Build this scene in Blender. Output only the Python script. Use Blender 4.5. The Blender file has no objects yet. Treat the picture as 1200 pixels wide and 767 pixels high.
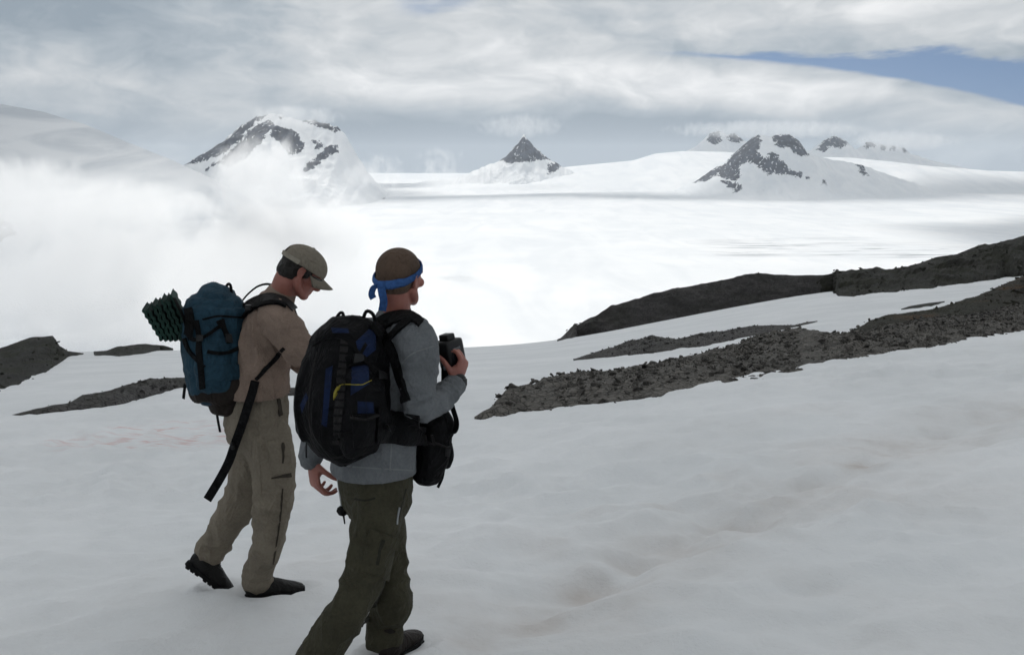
import bpy, bmesh, math, random
import numpy as np
from mathutils import Vector, Matrix
from mathutils.bvhtree import BVHTree

random.seed(7)
rng = np.random.default_rng(7)
S = bpy.context.scene
COL = S.collection

# ------------------------------------------------------------------ camera
F, CX, CY = 1150.0, 600.0, 383.5          # focal length and centre for a 1200 px wide frame
TH = math.radians(9.3)
CT, ST = math.cos(TH), math.sin(TH)
cam_d = bpy.data.cameras.new('camera')
cam_d.sensor_width = 36.0
cam_d.lens = 36.0 * F / 1200.0
cam_d.clip_start, cam_d.clip_end = 0.05, 80000.0
cam = bpy.data.objects.new('camera', cam_d)
COL.objects.link(cam)
cam.location = (0, 0, 0)
cam.rotation_euler = (math.pi / 2 - TH, 0, 0)
S.camera = cam

# ------------------------------------------------------------------ render settings
S.render.engine = 'CYCLES'
S.cycles.use_denoising = True
S.cycles.max_bounces = 10
S.cycles.diffuse_bounces = 4
S.cycles.transmission_bounces = 6
S.cycles.transparent_max_bounces = 12
S.cycles.volume_bounces = 6
S.cycles.volume_step_rate = 0.5
S.cycles.volume_max_steps = 128
S.cycles.sample_clamp_indirect = 4.0
S.view_settings.view_transform = 'Standard'
S.view_settings.look = 'None'
S.view_settings.gamma = 1.0
S.view_settings.exposure = 0.15

# ------------------------------------------------------------------ node helper
class NT:
    def __init__(self, tree):
        self.t = tree
        for n in list(tree.nodes):
            tree.nodes.remove(n)
    def n(self, typ, ins=None, **props):
        nd = self.t.nodes.new(typ)
        for k, v in props.items():
            setattr(nd, k, v)
        for k, v in (ins or {}).items():
            self.set(nd.inputs[k], v)
        return nd
    def set(self, sock, v):
        if isinstance(v, bpy.types.NodeSocket):
            self.t.links.new(v, sock)
        elif isinstance(v, bpy.types.Node):
            self.t.links.new(v.outputs[0], sock)
        else:
            sock.default_value = v
    def m(self, op, a, b=0.0, c=0.0, clamp=False):
        nd = self.t.nodes.new('ShaderNodeMath'); nd.operation = op; nd.use_clamp = clamp
        self.set(nd.inputs[0], a); self.set(nd.inputs[1], b)
        self.set(nd.inputs[2], c)
        return nd.outputs[0]
    def ramp(self, v, lo, hi, a=0.0, b=1.0, smooth=True):
        nd = self.t.nodes.new('ShaderNodeMapRange')
        nd.interpolation_type = 'SMOOTHSTEP' if smooth else 'LINEAR'
        self.set(nd.inputs[0], v)
        for i, x in enumerate((lo, hi, a, b)):
            self.set(nd.inputs[1 + i], x)
        return nd.outputs[0]
    def mix(self, f, a, b):
        nd = self.t.nodes.new('ShaderNodeMix'); nd.data_type = 'RGBA'
        self.set(nd.inputs[0], f); self.set(nd.inputs[6], a); self.set(nd.inputs[7], b)
        return nd.outputs[2]
    def noise(self, vec, scale, detail=4, rough=0.55, dist=0.0):
        nd = self.t.nodes.new('ShaderNodeTexNoise')
        self.set(nd.inputs['Vector'], vec); nd.inputs['Scale'].default_value = scale
        nd.inputs['Detail'].default_value = detail; nd.inputs['Roughness'].default_value = rough
        nd.inputs['Distortion'].default_value = dist
        return nd.outputs[0]
    def xyz(self, x, y, z):
        nd = self.t.nodes.new('ShaderNodeCombineXYZ')
        for i, v in enumerate((x, y, z)):
            self.set(nd.inputs[i], v)
        return nd.outputs[0]
    def map(self, vec, scale=(1, 1, 1), loc=(0, 0, 0), rot=(0, 0, 0)):
        nd = self.t.nodes.new('ShaderNodeMapping')
        self.set(nd.inputs[0], vec); nd.inputs[1].default_value = loc
        nd.inputs[2].default_value = rot; nd.inputs[3].default_value = scale
        return nd.outputs[0]

def rgb(r, g, b):                       # sRGB 0-255 to linear RGBA
    f = lambda c: (c / 12.92 if c <= 0.04045 else ((c + 0.055) / 1.055) ** 2.4)
    return (f(r / 255), f(g / 255), f(b / 255), 1.0)

# ------------------------------------------------------------------ sun and sky
SUN_EL, SUN_AZ = math.radians(50), math.radians(-14)      # azimuth: clockwise from the view direction
sun_dir = Vector((math.sin(SUN_AZ) * math.cos(SUN_EL), math.cos(SUN_AZ) * math.cos(SUN_EL), math.sin(SUN_EL)))
sun_d = bpy.data.lights.new('sun', 'SUN')
sun_d.energy = 2.0
sun_d.angle = math.radians(0.5)
sun_d.color = (1.0, 0.965, 0.91)
sun = bpy.data.objects.new('sun', sun_d)
COL.objects.link(sun)
sun.rotation_euler = sun_dir.to_track_quat('Z', 'Y').to_euler()
sun.location = (0, 0, 60)

world = bpy.data.worlds.new('World')
S.world = world
world.use_nodes = True
w = NT(world.node_tree)
sky = w.n('ShaderNodeTexSky', sky_type='NISHITA', sun_disc=False)
sky_v = w.n('ShaderNodeVectorMath', {0: w.n('ShaderNodeTexCoord').outputs['Generated'], 1: (0.0, 0.0, 0.22)}, operation='ADD')
w.set(sky.inputs[0], w.n('ShaderNodeVectorMath', {0: sky_v.outputs[0]}, operation='NORMALIZE').outputs[0])
sky.sun_elevation = SUN_EL
sky.sun_rotation = SUN_AZ
sky.altitude = 900
sky.air_density = 1.0
sky.dust_density = 0.1
d = w.n('ShaderNodeTexCoord').outputs['Generated']
sep = w.n('ShaderNodeSeparateXYZ', {0: d})
dx, dy, dz = sep.outputs
el = w.m('DIVIDE', dz, w.m('MAXIMUM', w.m('SQRT', w.m('ADD', w.m('MULTIPLY', dx, dx), w.m('MULTIPLY', dy, dy))), 0.05))
az = w.m('ARCTAN2', dx, dy)
elc = w.m('MAXIMUM', el, -0.02)
# billows and layers of low cloud
warp = w.noise(w.xyz(w.m('MULTIPLY', az, 3.0), w.m('MULTIPLY', elc, 9.0), 2.0), 1.0, 4, 0.55, 0.0)
wx = w.m('ADD', az, w.m('MULTIPLY', w.m('SUBTRACT', warp, 0.5), 0.22))
wz = w.m('ADD', elc, w.m('MULTIPLY', w.m('SUBTRACT', warp, 0.5), 0.050))
lump = w.noise(w.xyz(w.m('MULTIPLY', wx, 3.4), w.m('MULTIPLY', wz, 15.0), 3.3), 1.0, 5, 0.5, 0.3)
fine = w.noise(w.xyz(w.m('MULTIPLY', wx, 9.5), w.m('MULTIPLY', wz, 22.0), 8.1), 1.0, 5, 0.55, 0.4)
puff = w.noise(w.xyz(w.m('MULTIPLY', wx, 21.0), w.m('MULTIPLY', wz, 34.0), 1.0), 1.0, 6, 0.58, 0.5)
t = w.m('ADD', w.m('MULTIPLY', lump, 0.46), w.m('ADD', w.m('MULTIPLY', fine, 0.32), w.m('MULTIPLY', puff, 0.22)))
t = w.m('ADD', w.m('MULTIPLY', w.m('SUBTRACT', t, 0.5), 1.35), 0.5)
# dull bank low over the ice, grey bank to the left, brighter cloud through the middle
low = w.ramp(el, 0.085, 0.015)
t = w.m('SUBTRACT', t, w.m('MULTIPLY', low, 0.13))
t = w.m('SUBTRACT', t, w.m('MULTIPLY', w.m('MULTIPLY', w.ramp(w.m('ABSOLUTE', w.m('SUBTRACT', az, 0.03)), 0.40, 0.16), w.ramp(el, 0.074, 0.036)), 0.25))
azl = w.ramp(az, -0.10, -0.42)
t = w.m('SUBTRACT', t, w.m('MULTIPLY', w.m('MULTIPLY', azl, w.ramp(el, 0.070, 0.105)), 0.14))
mid = w.m('MULTIPLY', w.ramp(w.m('ABSOLUTE', w.m('ADD', az, 0.10)), 0.30, 0.05), w.ramp(el, 0.075, 0.125))
t = w.m('ADD', t, w.m('MULTIPLY', mid, 0.07))
t = w.m('ADD', t, w.m('MULTIPLY', w.m('MULTIPLY', w.ramp(az, 0.10, 0.22), w.ramp(el, 0.105, 0.125)), 0.05))
# the long lower bank on the right: bright rolled top, grey foot
bza = w.m('MAXIMUM', w.m('SUBTRACT', az, 0.12), 0.0)
btop = w.m('SUBTRACT', 0.104, w.m('ADD', w.m('MULTIPLY', bza, 0.03), w.m('MULTIPLY', w.m('MULTIPLY', bza, bza), 0.36)))
bd_ = w.m('SUBTRACT', btop, el)
bank = w.m('MULTIPLY', w.m('MULTIPLY', w.ramp(bd_, -0.006, 0.010), w.ramp(bd_, 0.075, 0.012)), w.ramp(az, -0.12, 0.10))
t = w.m('ADD', t, w.m('MULTIPLY', bank, 0.12))
cl = w.n('ShaderNodeValToRGB', {0: t})
cr = cl.color_ramp
cr.elements[0].position = 0.26; cr.elements[0].color = (0.30, 0.36, 0.42, 1)
cr.elements[1].position = 0.72; cr.elements[1].color = (0.90, 0.91, 0.92, 1)
e = cr.elements.new(0.40); e.color = (0.42, 0.475, 0.525, 1)
e = cr.elements.new(0.54); e.color = (0.615, 0.645, 0.67, 1)
# gaps where blue shows
gw = w.noise(w.xyz(w.m('MULTIPLY', az, 9.0), w.m('MULTIPLY', elc, 40.0), 7.0), 1.0, 5, 0.6, 0.2)
g_top = w.m('ADD', w.m('ADD', w.m('SUBTRACT', 0.111, w.m('MULTIPLY', w.m('SUBTRACT', az, 0.13), 0.045)), w.m('MULTIPLY', w.ramp(w.m('ABSOLUTE', w.m('SUBTRACT', az, 0.40)), 0.07, 0.0), 0.010)), w.m('MULTIPLY', w.m('SUBTRACT', gw, 0.5), 0.036))
azp = w.m('MAXIMUM', w.m('SUBTRACT', az, 0.12), 0.0)
g_bot = w.m('SUBTRACT', 0.108, w.m('ADD', w.m('MULTIPLY', azp, 0.03), w.m('MULTIPLY', w.m('MULTIPLY', azp, azp), 0.36)))
g_bot = w.m('ADD', g_bot, w.m('MULTIPLY', w.m('SUBTRACT', gw, 0.5), 0.012))
gap = w.m('MULTIPLY', w.ramp(w.m('SUBTRACT', g_top, el), -0.002, 0.005), w.ramp(w.m('SUBTRACT', el, g_bot), -0.002, 0.003))
gap = w.m('MULTIPLY', gap, w.ramp(az, 0.12, 0.22))
gap = w.m('MULTIPLY', gap, w.ramp(az, 1.6, 1.2))
g2 = w.m('MULTIPLY', w.ramp(w.m('ADD', el, w.m('MULTIPLY', w.m('SUBTRACT', gw, 0.5), 0.05)), 0.142, 0.160), w.ramp(w.m('ABSOLUTE', w.m('ADD', az, 0.075)), 0.05, 0.015))
g2 = w.m('MULTIPLY', g2, w.ramp(el, 0.26, 0.2))
gap = w.m('MAXIMUM', gap, w.m('MULTIPLY', g2, 0.6))
bg_sky = w.n('ShaderNodeBackground', {0: sky.outputs[0], 1: 0.066})
ccol = w.mix(w.ramp(el, 0.0, -0.06), cl.outputs[0], (0.40, 0.455, 0.505, 1))
bg_cl = w.n('ShaderNodeBackground', {0: ccol, 1: 0.9})
ms = w.n('ShaderNodeMixShader', {0: w.m('SUBTRACT', 1.0, w.m('MULTIPLY', gap, 0.97)), 1: bg_sky.outputs[0], 2: bg_cl.outputs[0]})
w.n('ShaderNodeOutputWorld', {0: ms.outputs[0]})
world.cycles.sampling_method = 'MANUAL'
world.cycles.sample_map_resolution = 512

# ------------------------------------------------------------------ projection helpers
def at(px, py, Y):                      # the point at forward distance Y that the photograph shows at (px, py)
    u, v = (px - CX) / F, (CY - py) / F
    k = Y / (CT + v * ST)
    return Vector((u * k, Y, (-ST + v * CT) * k))

def project(P):                         # world points (n,3) -> pixels
    P = np.asarray(P, float)
    dep = P[:, 1] * CT - P[:, 2] * ST
    up = P[:, 1] * ST + P[:, 2] * CT
    return np.stack([CX + F * P[:, 0] / dep, CY - F * up / dep], 1)

def ray_dir(px, py):
    u, v = (px - CX) / F, (CY - py) / F
    return Vector((u, CT + v * ST, -ST + v * CT))

# ------------------------------------------------------------------ vector noise (numpy value noise)
_perm = np.random.default_rng(3).random((64, 64, 64))
def vnoise(P):
    P = np.asarray(P, float)
    i = np.floor(P).astype(int); f = P - i
    f = f * f * (3 - 2 * f)
    r = 0.0
    for a in (0, 1):
        for b in (0, 1):
            for c in (0, 1):
                wgt = (f[:, 0] if a else 1 - f[:, 0]) * (f[:, 1] if b else 1 - f[:, 1]) * (f[:, 2] if c else 1 - f[:, 2])
                r = r + wgt * _perm[(i[:, 0] + a) & 63, (i[:, 1] + b) & 63, (i[:, 2] + c) & 63]
    return r
def fbm(P, octs=4, gain=0.5):
    P = np.asarray(P, float); r = 0; a = 1; s = 0
    for o in range(octs):
        r = r + a * (vnoise(P * 2.0 ** o + 17.3 * o) - 0.5); s += a; a *= gain
    return r / s
def ridged(P, octs=5, gain=0.55):
    P = np.asarray(P, float); r = 0; a = 1; s = 0
    for o in range(octs):
        r = r + a * (1 - np.abs(2 * vnoise(P * 2.0 ** o + 11.7 * o) - 1)); s += a; a *= gain
    return r / s

# ------------------------------------------------------------------ object helpers
def link(name, me, mat=None, parent=None, **props):
    o = bpy.data.objects.new(name, me)
    COL.objects.link(o)
    if mat is not None and me is not None:
        me.materials.clear()
        for m_ in (mat if isinstance(mat, (list, tuple)) else [mat]):
            me.materials.append(m_)
    if parent is not None:
        root = parent
        off = Vector(parent.location)
        while root.parent:
            root = root.parent
            off = off + Vector(root.location)
        if me is not None:
            me.transform(Matrix.Translation(-off))
        o.parent = parent
    for k, v in props.items():
        o[k] = v
    return o
def empty(name, loc, label, category, group=None):
    o = bpy.data.objects.new(name, None)
    COL.objects.link(o)
    o.location = loc
    o.empty_display_size = 0.1
    o['label'] = label; o['category'] = category
    if group: o['group'] = group
    return o
def grid_mesh(name, X, Y, Z, keep=None, smooth=True):     # 2-D arrays -> mesh
    r, c = X.shape
    co = np.stack([X, Y, Z], -1).reshape(-1, 3)
    idx = np.arange(r * c).reshape(r, c)
    q = np.stack([idx[:-1, :-1], idx[:-1, 1:], idx[1:, 1:], idx[1:, :-1]], -1).reshape(-1, 4)
    if keep is not None:
        q = q[keep.reshape(-1)[q].any(1)]
        used = np.unique(q); mp = -np.ones(r * c, int); mp[used] = np.arange(len(used))
        q = mp[q]; co = co[used]
    me = from_np(name, co, q, smooth)
    if keep is not None:
        return me, used
    return me
def from_np(name, co, faces, smooth=True):
    me = bpy.data.meshes.new(name)
    k = faces.shape[1]
    me.vertices.add(len(co)); me.vertices.foreach_set('co', np.asarray(co, np.float32).ravel())
    me.loops.add(len(faces) * k); me.loops.foreach_set('vertex_index', faces.astype(np.int32).ravel())
    me.polygons.add(len(faces))
    me.polygons.foreach_set('loop_start', np.arange(0, len(faces) * k, k, dtype=np.int32))
    me.polygons.foreach_set('loop_total', np.full(len(faces), k, np.int32))
    me.update(calc_edges=True)
    me.polygons.foreach_set('use_smooth', np.full(len(faces), smooth))
    me.validate()
    return me
def attr(me, name, vals):
    a = me.attributes.new(name, 'FLOAT', 'POINT')
    a.data.foreach_set('value', np.asarray(vals, np.float32))
def get_co(me):
    a = np.empty(len(me.vertices) * 3, np.float32); me.vertices.foreach_get('co', a)
    return a.reshape(-1, 3).astype(float)
def get_no(me):
    a = np.empty(len(me.vertices) * 3, np.float32); me.vertices.foreach_get('normal', a)
    return a.reshape(-1, 3).astype(float)
def set_co(me, co):
    me.vertices.foreach_set('co', np.asarray(co, np.float32).ravel()); me.update()

def inpoly(P, poly):                    # signed distance to a polygon, positive inside
    P = np.asarray(P, float); n = len(poly)
    ins = np.zeros(len(P), bool); dmin = np.full(len(P), 1e9)
    for i in range(n):
        a = np.array(poly[i], float); b = np.array(poly[(i + 1) % n], float)
        e_ = b - a; ww = P - a
        tt = np.clip((ww @ e_) / max(e_ @ e_, 1e-9), 0, 1)
        dmin = np.minimum(dmin, np.hypot(*(ww - tt[:, None] * e_).T))
        c1 = (a[1] > P[:, 1]) != (b[1] > P[:, 1])
        with np.errstate(divide='ignore', invalid='ignore'):
            xx = a[0] + (P[:, 1] - a[1]) * e_[0] / (e_[1] if abs(e_[1]) > 1e-9 else 1e-9)
        ins ^= c1 & (P[:, 0] < xx)
    return np.where(ins, dmin, -dmin)
def polydist(P, line):                  # distance to an open polyline, and the place along it
    P = np.asarray(P, float); best = np.full(len(P), 1e9); where = np.zeros(len(P)); L = 0
    for i in range(len(line) - 1):
        a = np.array(line[i], float); b = np.array(line[i + 1], float); e_ = b - a; l_ = np.hypot(*e_)
        tt = np.clip(((P - a) @ e_) / (l_ * l_), 0, 1)
        dd = np.hypot(*(P - a - tt[:, None] * e_).T)
        k = dd < best
        best[k] = dd[k]; where[k] = L + tt[k] * l_; L += l_
    return best, where

# ------------------------------------------------------------------ base materials
def material(name, setup):
    m_ = bpy.data.materials.new(name); m_.use_nodes = True
    nt = NT(m_.node_tree); setup(nt)
    return m_

def snow_setup(fore):
    def f(n):
        co = n.n('ShaderNodeTexCoord').outputs['Object']
        a = n.n('ShaderNodeAttribute', attribute_name='dirt').outputs['Fac']
        pk = n.n('ShaderNodeAttribute', attribute_name='pink').outputs['Fac']
        n1 = n.noise(co, 0.35, 5, 0.6); n2 = n.noise(co, 3.1, 4, 0.6); n3 = n.noise(co, 34.0, 3, 0.6)
        base = n.mix(n.ramp(n1, 0.35, 0.7), (0.665, 0.68, 0.69, 1), (0.745, 0.755, 0.765, 1))
        base = n.mix(n.m('MULTIPLY', n.ramp(n2, 0.5, 0.8), 0.25), base, (0.53, 0.545, 0.55, 1))
        base = n.mix(n.m('MULTIPLY', a, n.ramp(n2, 0.2, 0.75, 0.35, 1.0)), base, (0.40, 0.335, 0.29, 1))
        base = n.mix(n.m('MULTIPLY', pk, n.ramp(n.noise(n.map(co, (2.2, 9, 5), (0, 0, 0), (0, 0, 0.25)), 1.0, 4), 0.45, 0.75)), base, (0.55, 0.20, 0.17, 1))
        speck = n.n('ShaderNodeTexVoronoi', {'Vector': co, 'Scale': 26.0})
        sp = n.m('MULTIPLY', n.ramp(speck.outputs['Distance'], 0.10, 0.03), n.ramp(n.noise(co, 1.7, 3), 0.6, 0.72))
        base = n.mix(n.m('MULTIPLY', sp, 0.55), base, (0.10, 0.09, 0.08, 1))
        h = n.m('ADD', n.m('MULTIPLY', n3, 0.010), n.m('ADD', n.m('MULTIPLY', n.noise(co, 9.0, 4), 0.022), n.m('MULTIPLY', n.noise(co, 110.0, 2), 0.003)))
        bp = n.n('ShaderNodeBump', {'Height': h, 'Strength': 0.55, 'Distance': 1.0})
        p = n.n('ShaderNodeBsdfPrincipled', {'Base Color': base, 'Roughness': 0.62, 'Normal': bp.outputs[0]})
        p.inputs['Specular IOR Level'].default_value = 0.3
        n.n('ShaderNodeOutputMaterial', {0: p.outputs[0]})
    return f
M_SNOW = material('old_snow', snow_setup(True))

def glacier_setup(n, hill=False):
    co = n.n('ShaderNodeTexCoord').outputs['Object']
    crev = n.n('ShaderNodeAttribute', attribute_name='crevasse').outputs['Fac']
    rock = n.n('ShaderNodeAttribute', attribute_name='rock').outputs['Fac']
    st = n.noise(n.map(co, (0.004, 0.028, 0.01), (0, 0, 0), (0, 0, 0.10)), 1.0, 5, 0.6, 0.4)
    n1 = n.noise(co, 0.0016, 5, 0.6)
    base = n.mix(n.ramp(n1, 0.35, 0.65), (0.80, 0.82, 0.84, 1), (0.87, 0.88, 0.89, 1))
    wd = n.noise(n.map(co, (1.0, 0.25, 1.0), (0, 0, 0), (0, 0.5, 0.5)), 0.006, 5, 0.6, 0.8)
    base = n.mix(n.m('MULTIPLY', n.ramp(wd, 0.42, 0.66), 0.30), base, (0.60, 0.64, 0.69, 1))
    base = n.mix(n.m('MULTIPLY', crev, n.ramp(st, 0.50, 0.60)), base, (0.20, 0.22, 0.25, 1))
    if hill:        # streaked, greyer snow: the hill's shade put into its base colour
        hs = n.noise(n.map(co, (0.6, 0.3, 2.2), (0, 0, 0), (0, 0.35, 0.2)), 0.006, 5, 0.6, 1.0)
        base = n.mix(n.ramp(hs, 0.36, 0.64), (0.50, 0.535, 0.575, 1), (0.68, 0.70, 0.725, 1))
    rk = n.noise(n.map(co, (1, 1, 2.0)), 0.011, 6, 0.68)
    rockc = n.mix(n.ramp(rk, 0.35, 0.65), (0.013, 0.022, 0.040, 1), (0.056, 0.072, 0.104, 1))
    e1 = n.noise(n.map(co, (1.5, 1.0, 0.8), (0, 0, 0), (0, 0.5, 0)), 0.018, 6, 0.7, 0.6)
    e2 = n.noise(n.map(co, (1.0, 0.6, 0.35), (0, 0, 0), (0, -0.6, 0)), 0.035, 5, 0.7, 0.3)
    edge = n.m('ADD', rock, n.m('ADD', n.m('MULTIPLY', n.m('SUBTRACT', e1, 0.5), 1.7), n.m('MULTIPLY', n.m('SUBTRACT', e2, 0.5), 1.5)))
    sk = n.noise(n.map(co, (1.0, 0.5, 0.45), (0, 0, 0), (0, 0.65, 0)), 0.045, 5, 0.65, 0.4)
    edge = n.m('SUBTRACT', edge, n.m('MULTIPLY', n.ramp(sk, 0.56, 0.66), 0.75))
    base = n.mix(n.ramp(edge, 0.46, 0.54), base, rockc)
    h = n.m('ADD', n.m('MULTIPLY', n.noise(co, 0.012, 5, 0.6), 10.0), n.m('MULTIPLY', n.noise(n.map(co, (1, 1, 0.5)), 0.03, 4, 0.6), n.m('MULTIPLY', rock, 14.0)))
    bp = n.n('ShaderNodeBump', {'Height': h, 'Strength': 0.35, 'Distance': 1.0})
    p = n.n('ShaderNodeBsdfPrincipled', {'Base Color': base, 'Roughness': 0.7, 'Normal': bp.outputs[0]})
    p.inputs['Specular IOR Level'].default_value = 0.2
    n.n('ShaderNodeOutputMaterial', {0: p.outputs[0]})
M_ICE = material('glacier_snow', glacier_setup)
M_HILL = material('shaded_hill_snow', lambda n: glacier_setup(n, True))

# ------------------------------------------------------------------ the snow slope (terrain)
TAB_Y = np.array([0.5, 5.0, 8, 11, 14, 20, 28, 40, 55, 75, 105, 150, 260, 500])
TAB_PX = np.array([-500, -200, 0, 250, 560, 660, 800, 960, 1200, 1500, 1900])
#          y:  8    11   14   20   28   40   55   75
TAB_PY = {-500: (590, 548, 520, 486, 464, 445, 430, 420),
          -200: (588, 544, 512, 478, 455, 436, 422, 413),
          0:    (584, 538, 504, 470, 446, 427, 415, 409),
          250:  (580, 530, 495, 462, 439, 421, 411, 406),
          560:  (575, 522, 487, 455, 434, 418, 409, 404),
          660:  (571, 512, 475, 446, 425, 408, 400, 396),
          800:  (562, 498, 458, 430, 412, 394, 378, 366),
          960:  (550, 484, 440, 410, 390, 370, 350, 335),
          1200: (535, 468, 424, 396, 374, 350, 330, 318),
          1500: (515, 448, 402, 374, 350, 324, 300, 285),
          1900: (490, 420, 374, 346, 320, 292, 268, 255)}
def _zplane(y): return -1.735 - 0.0875 * y
def _z_of(py, y):
    v = (CY - py) / F
    return (-ST + v * CT) / (CT + v * ST) * y
_LY = np.linspace(math.log(0.5), math.log(520), 260)
_PX = np.linspace(-500, 1900, 241)
_E = np.zeros((len(TAB_PX), len(_LY)))
for i, px in enumerate(TAB_PX):
    rows = TAB_PY[int(px)]
    e = [0.0, 0.0] + [_z_of(p, y) - _zplane(y) for p, y in zip(rows, TAB_Y[2:10])]
    zb = rows and _z_of(rows[-1], 75.0)
    for y in TAB_Y[10:]:
        s = y - 75.0
        e.append(zb - (0.22 * s + 0.0021 * s * s if s < 200 else 0.22 * 200 + 0.0021 * 40000 + 1.06 * (s - 200)) - _zplane(y))
    _E[i] = np.interp(_LY, np.log(TAB_Y), e)
_E = np.stack([np.interp(_PX, TAB_PX, _E[:, j]) for j in range(len(_LY))], 1)
def _smooth(A, ax, sg):
    k = np.arange(-int(3 * sg), int(3 * sg) + 1); g = np.exp(-k * k / (2 * sg * sg)); g /= g.sum()
    B = np.pad(A, [(len(k) // 2,) * 2 if i == ax else (0, 0) for i in range(2)], mode='edge')
    return np.apply_along_axis(lambda v: np.convolve(v, g, 'valid'), ax, B)
_E = _smooth(_smooth(_E, 0, 5.0), 1, 3.5)

TRACK = [tuple(at(px, py, 1.0)) for px, py in []]
def base_height(x, y):
    x = np.asarray(x, float); y = np.asarray(y, float)
    yc = np.clip(y, 0.5, 519)
    px = np.clip(CX + F * x / (np.maximum(yc, 3.0) * 1.0) , -500, 1900)
    a = (px + 500) / 10.0; i = np.clip(a.astype(int), 0, len(_PX) - 2); fa = a - i
    b = (np.log(yc) - _LY[0]) / (_LY[1] - _LY[0]); j = np.clip(b.astype(int), 0, len(_LY) - 2); fb = b - j
    e = (_E[i, j] * (1 - fa) * (1 - fb) + _E[i + 1, j] * fa * (1 - fb) + _E[i, j + 1] * (1 - fa) * fb + _E[i + 1, j + 1] * fa * fb)
    return _zplane(y) + e
def ground_hit(px, py, ymax=400):       # first place where the view ray through a pixel meets the slope
    d_ = ray_dir(px, py); d_ = np.array(d_ / d_.y)
    ys = np.exp(np.linspace(math.log(1.5), math.log(ymax), 3000))
    below = d_[2] * ys < base_height(d_[0] * ys, ys)
    k = np.argmax(below)
    return (d_[0] * ys[k], ys[k]) if below.any() else None
# ------------------------------------------------------------------ old trail of footprints across the slope
TRAIL_PX = [(624, 708), (696, 664), (770, 634), (858, 604), (930, 574), (1008, 544), (1110, 498), (1200, 476), (1330, 446)]
TRAIL = [ground_hit(*p) for p in TRAIL_PX]
STEPS = [(624, 714, .8), (660, 690, .5), (696, 668, .9), (745, 645, .6), (800, 628, .55), (858, 606, 1.0), (905, 588, .5), (960, 566, .6), (1005, 546, 1.0), (1055, 524, .6), (1110, 498, .7), (1160, 486, .5),
         (560, 740, .6), (600, 690, .4), (780, 590, .35), (850, 560, .3), (700, 600, .35), (640, 640, .35), (940, 520, .3)]
STEPS_W = [ground_hit(a, b) + (c,) for a, b, c in STEPS]
PINK_PX = [(185, 502, .32, .06), (215, 497, .2, .05), (195, 520, .25, .05), (240, 512, .3, .06), (150, 518, .2, .05), (110, 520, .3, .04)]
PINK = [ground_hit(a, b) + (c, e) for a, b, c, e in PINK_PX]
FEET = []                                # boot prints of the two people are added here before the slope is built

def worley(a, b):
    ia, ib = np.floor(a).astype(int), np.floor(b).astype(int); best = np.full(len(a), 9.0)
    for i in (-1, 0, 1):
        for j in (-1, 0, 1):
            ca, cb = ia + i, ib + j
            ja = _perm[ca & 63, cb & 63, 5]; jb = _perm[ca & 63, cb & 63, 23]
            best = np.minimum(best, (ca + 0.15 + 0.7 * ja - a) ** 2 + (cb + 0.15 + 0.7 * jb - b) ** 2)
    return np.sqrt(best)

def slope_height(x, y):
    z = base_height(x, y)
    P = np.stack([x, y], -1)
    amp = np.clip((19.0 - y) / 8.0, 0, 1) * 0.62 + 0.38 * np.clip((70 - y) / 60, 0.15, 1)
    for fx, fy, _a, _l in FEET:
        amp = amp * (1 - 0.75 * np.exp(-(((x - fx) ** 2 + (y - fy) ** 2) / 0.4)))
    # broad swells, then sun cups: shallow bowls that meet in soft crests, drawn out across the slope
    u = x * 0.92 + y * 0.40; v = y * 0.92 - x * 0.40
    wq = np.stack([x * 0.8, y * 0.8, 0 * x + 1.5], -1)
    wu, wv_ = 0.9 * fbm(wq, 3), 0.9 * fbm(wq + 20, 3)
    z = z + amp * 0.16 * fbm(np.stack([u * 0.55, v * 0.9, 0 * x], -1), 3)
    k1 = worley(u * 1.15 + wu, v * 1.75 + wv_); k2 = worley(u * 2.6 + wu * 2 + 40, v * 3.9 + wv_ * 2)
    patch = np.clip(0.55 + 1.6 * fbm(np.stack([x * 0.35, y * 0.35, 0 * x + 6], -1), 2), 0.15, 1.2)
    z = z + amp * patch * (0.26 * (k1 ** 1.7 - 0.25) + 0.115 * (k2 ** 1.6 - 0.25))
    z = z + amp * 0.10 * fbm(np.stack([u * 3.0, v * 5.0, 0 * x + 9], -1), 3)
    dd, ss = polydist(P, TRAIL)
    wob = fbm(np.stack([x * 1.2, y * 1.2, 0 * x + 2], -1), 3) * 0.5
    md = np.clip(0.55 + 1.9 * fbm(np.stack([ss * 0.9, 0 * ss, 0 * ss + 3], -1), 3), 0.1, 1.2) * np.clip(ss / 0.8, 0, 1)
    z = z - 0.095 * md * np.exp(-((dd + wob * 0.6) / 0.40) ** 2) + 0.03 * md * np.exp(-((dd - 0.75 + wob) / 0.25) ** 2)
    for sx, sy, s in STEPS_W:
        r2 = ((x - sx) / 0.20) ** 2 + ((y - sy) / 0.26) ** 2
        z = z - 0.085 * s * np.exp(-r2)
    for fx, fy, ang, ln in FEET:
        ca, sa = math.cos(ang), math.sin(ang)
        u = (x - fx) * ca + (y - fy) * sa; v = -(x - fx) * sa + (y - fy) * ca
        r = np.sqrt((u / (ln * 0.62)) ** 2 + (v / 0.085) ** 2)
        z = z - 0.030 * np.clip(1.25 - r, 0, 1) ** 0.6 + 0.014 * np.exp(-((r - 1.5) / 0.3) ** 2)
    return z

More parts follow.
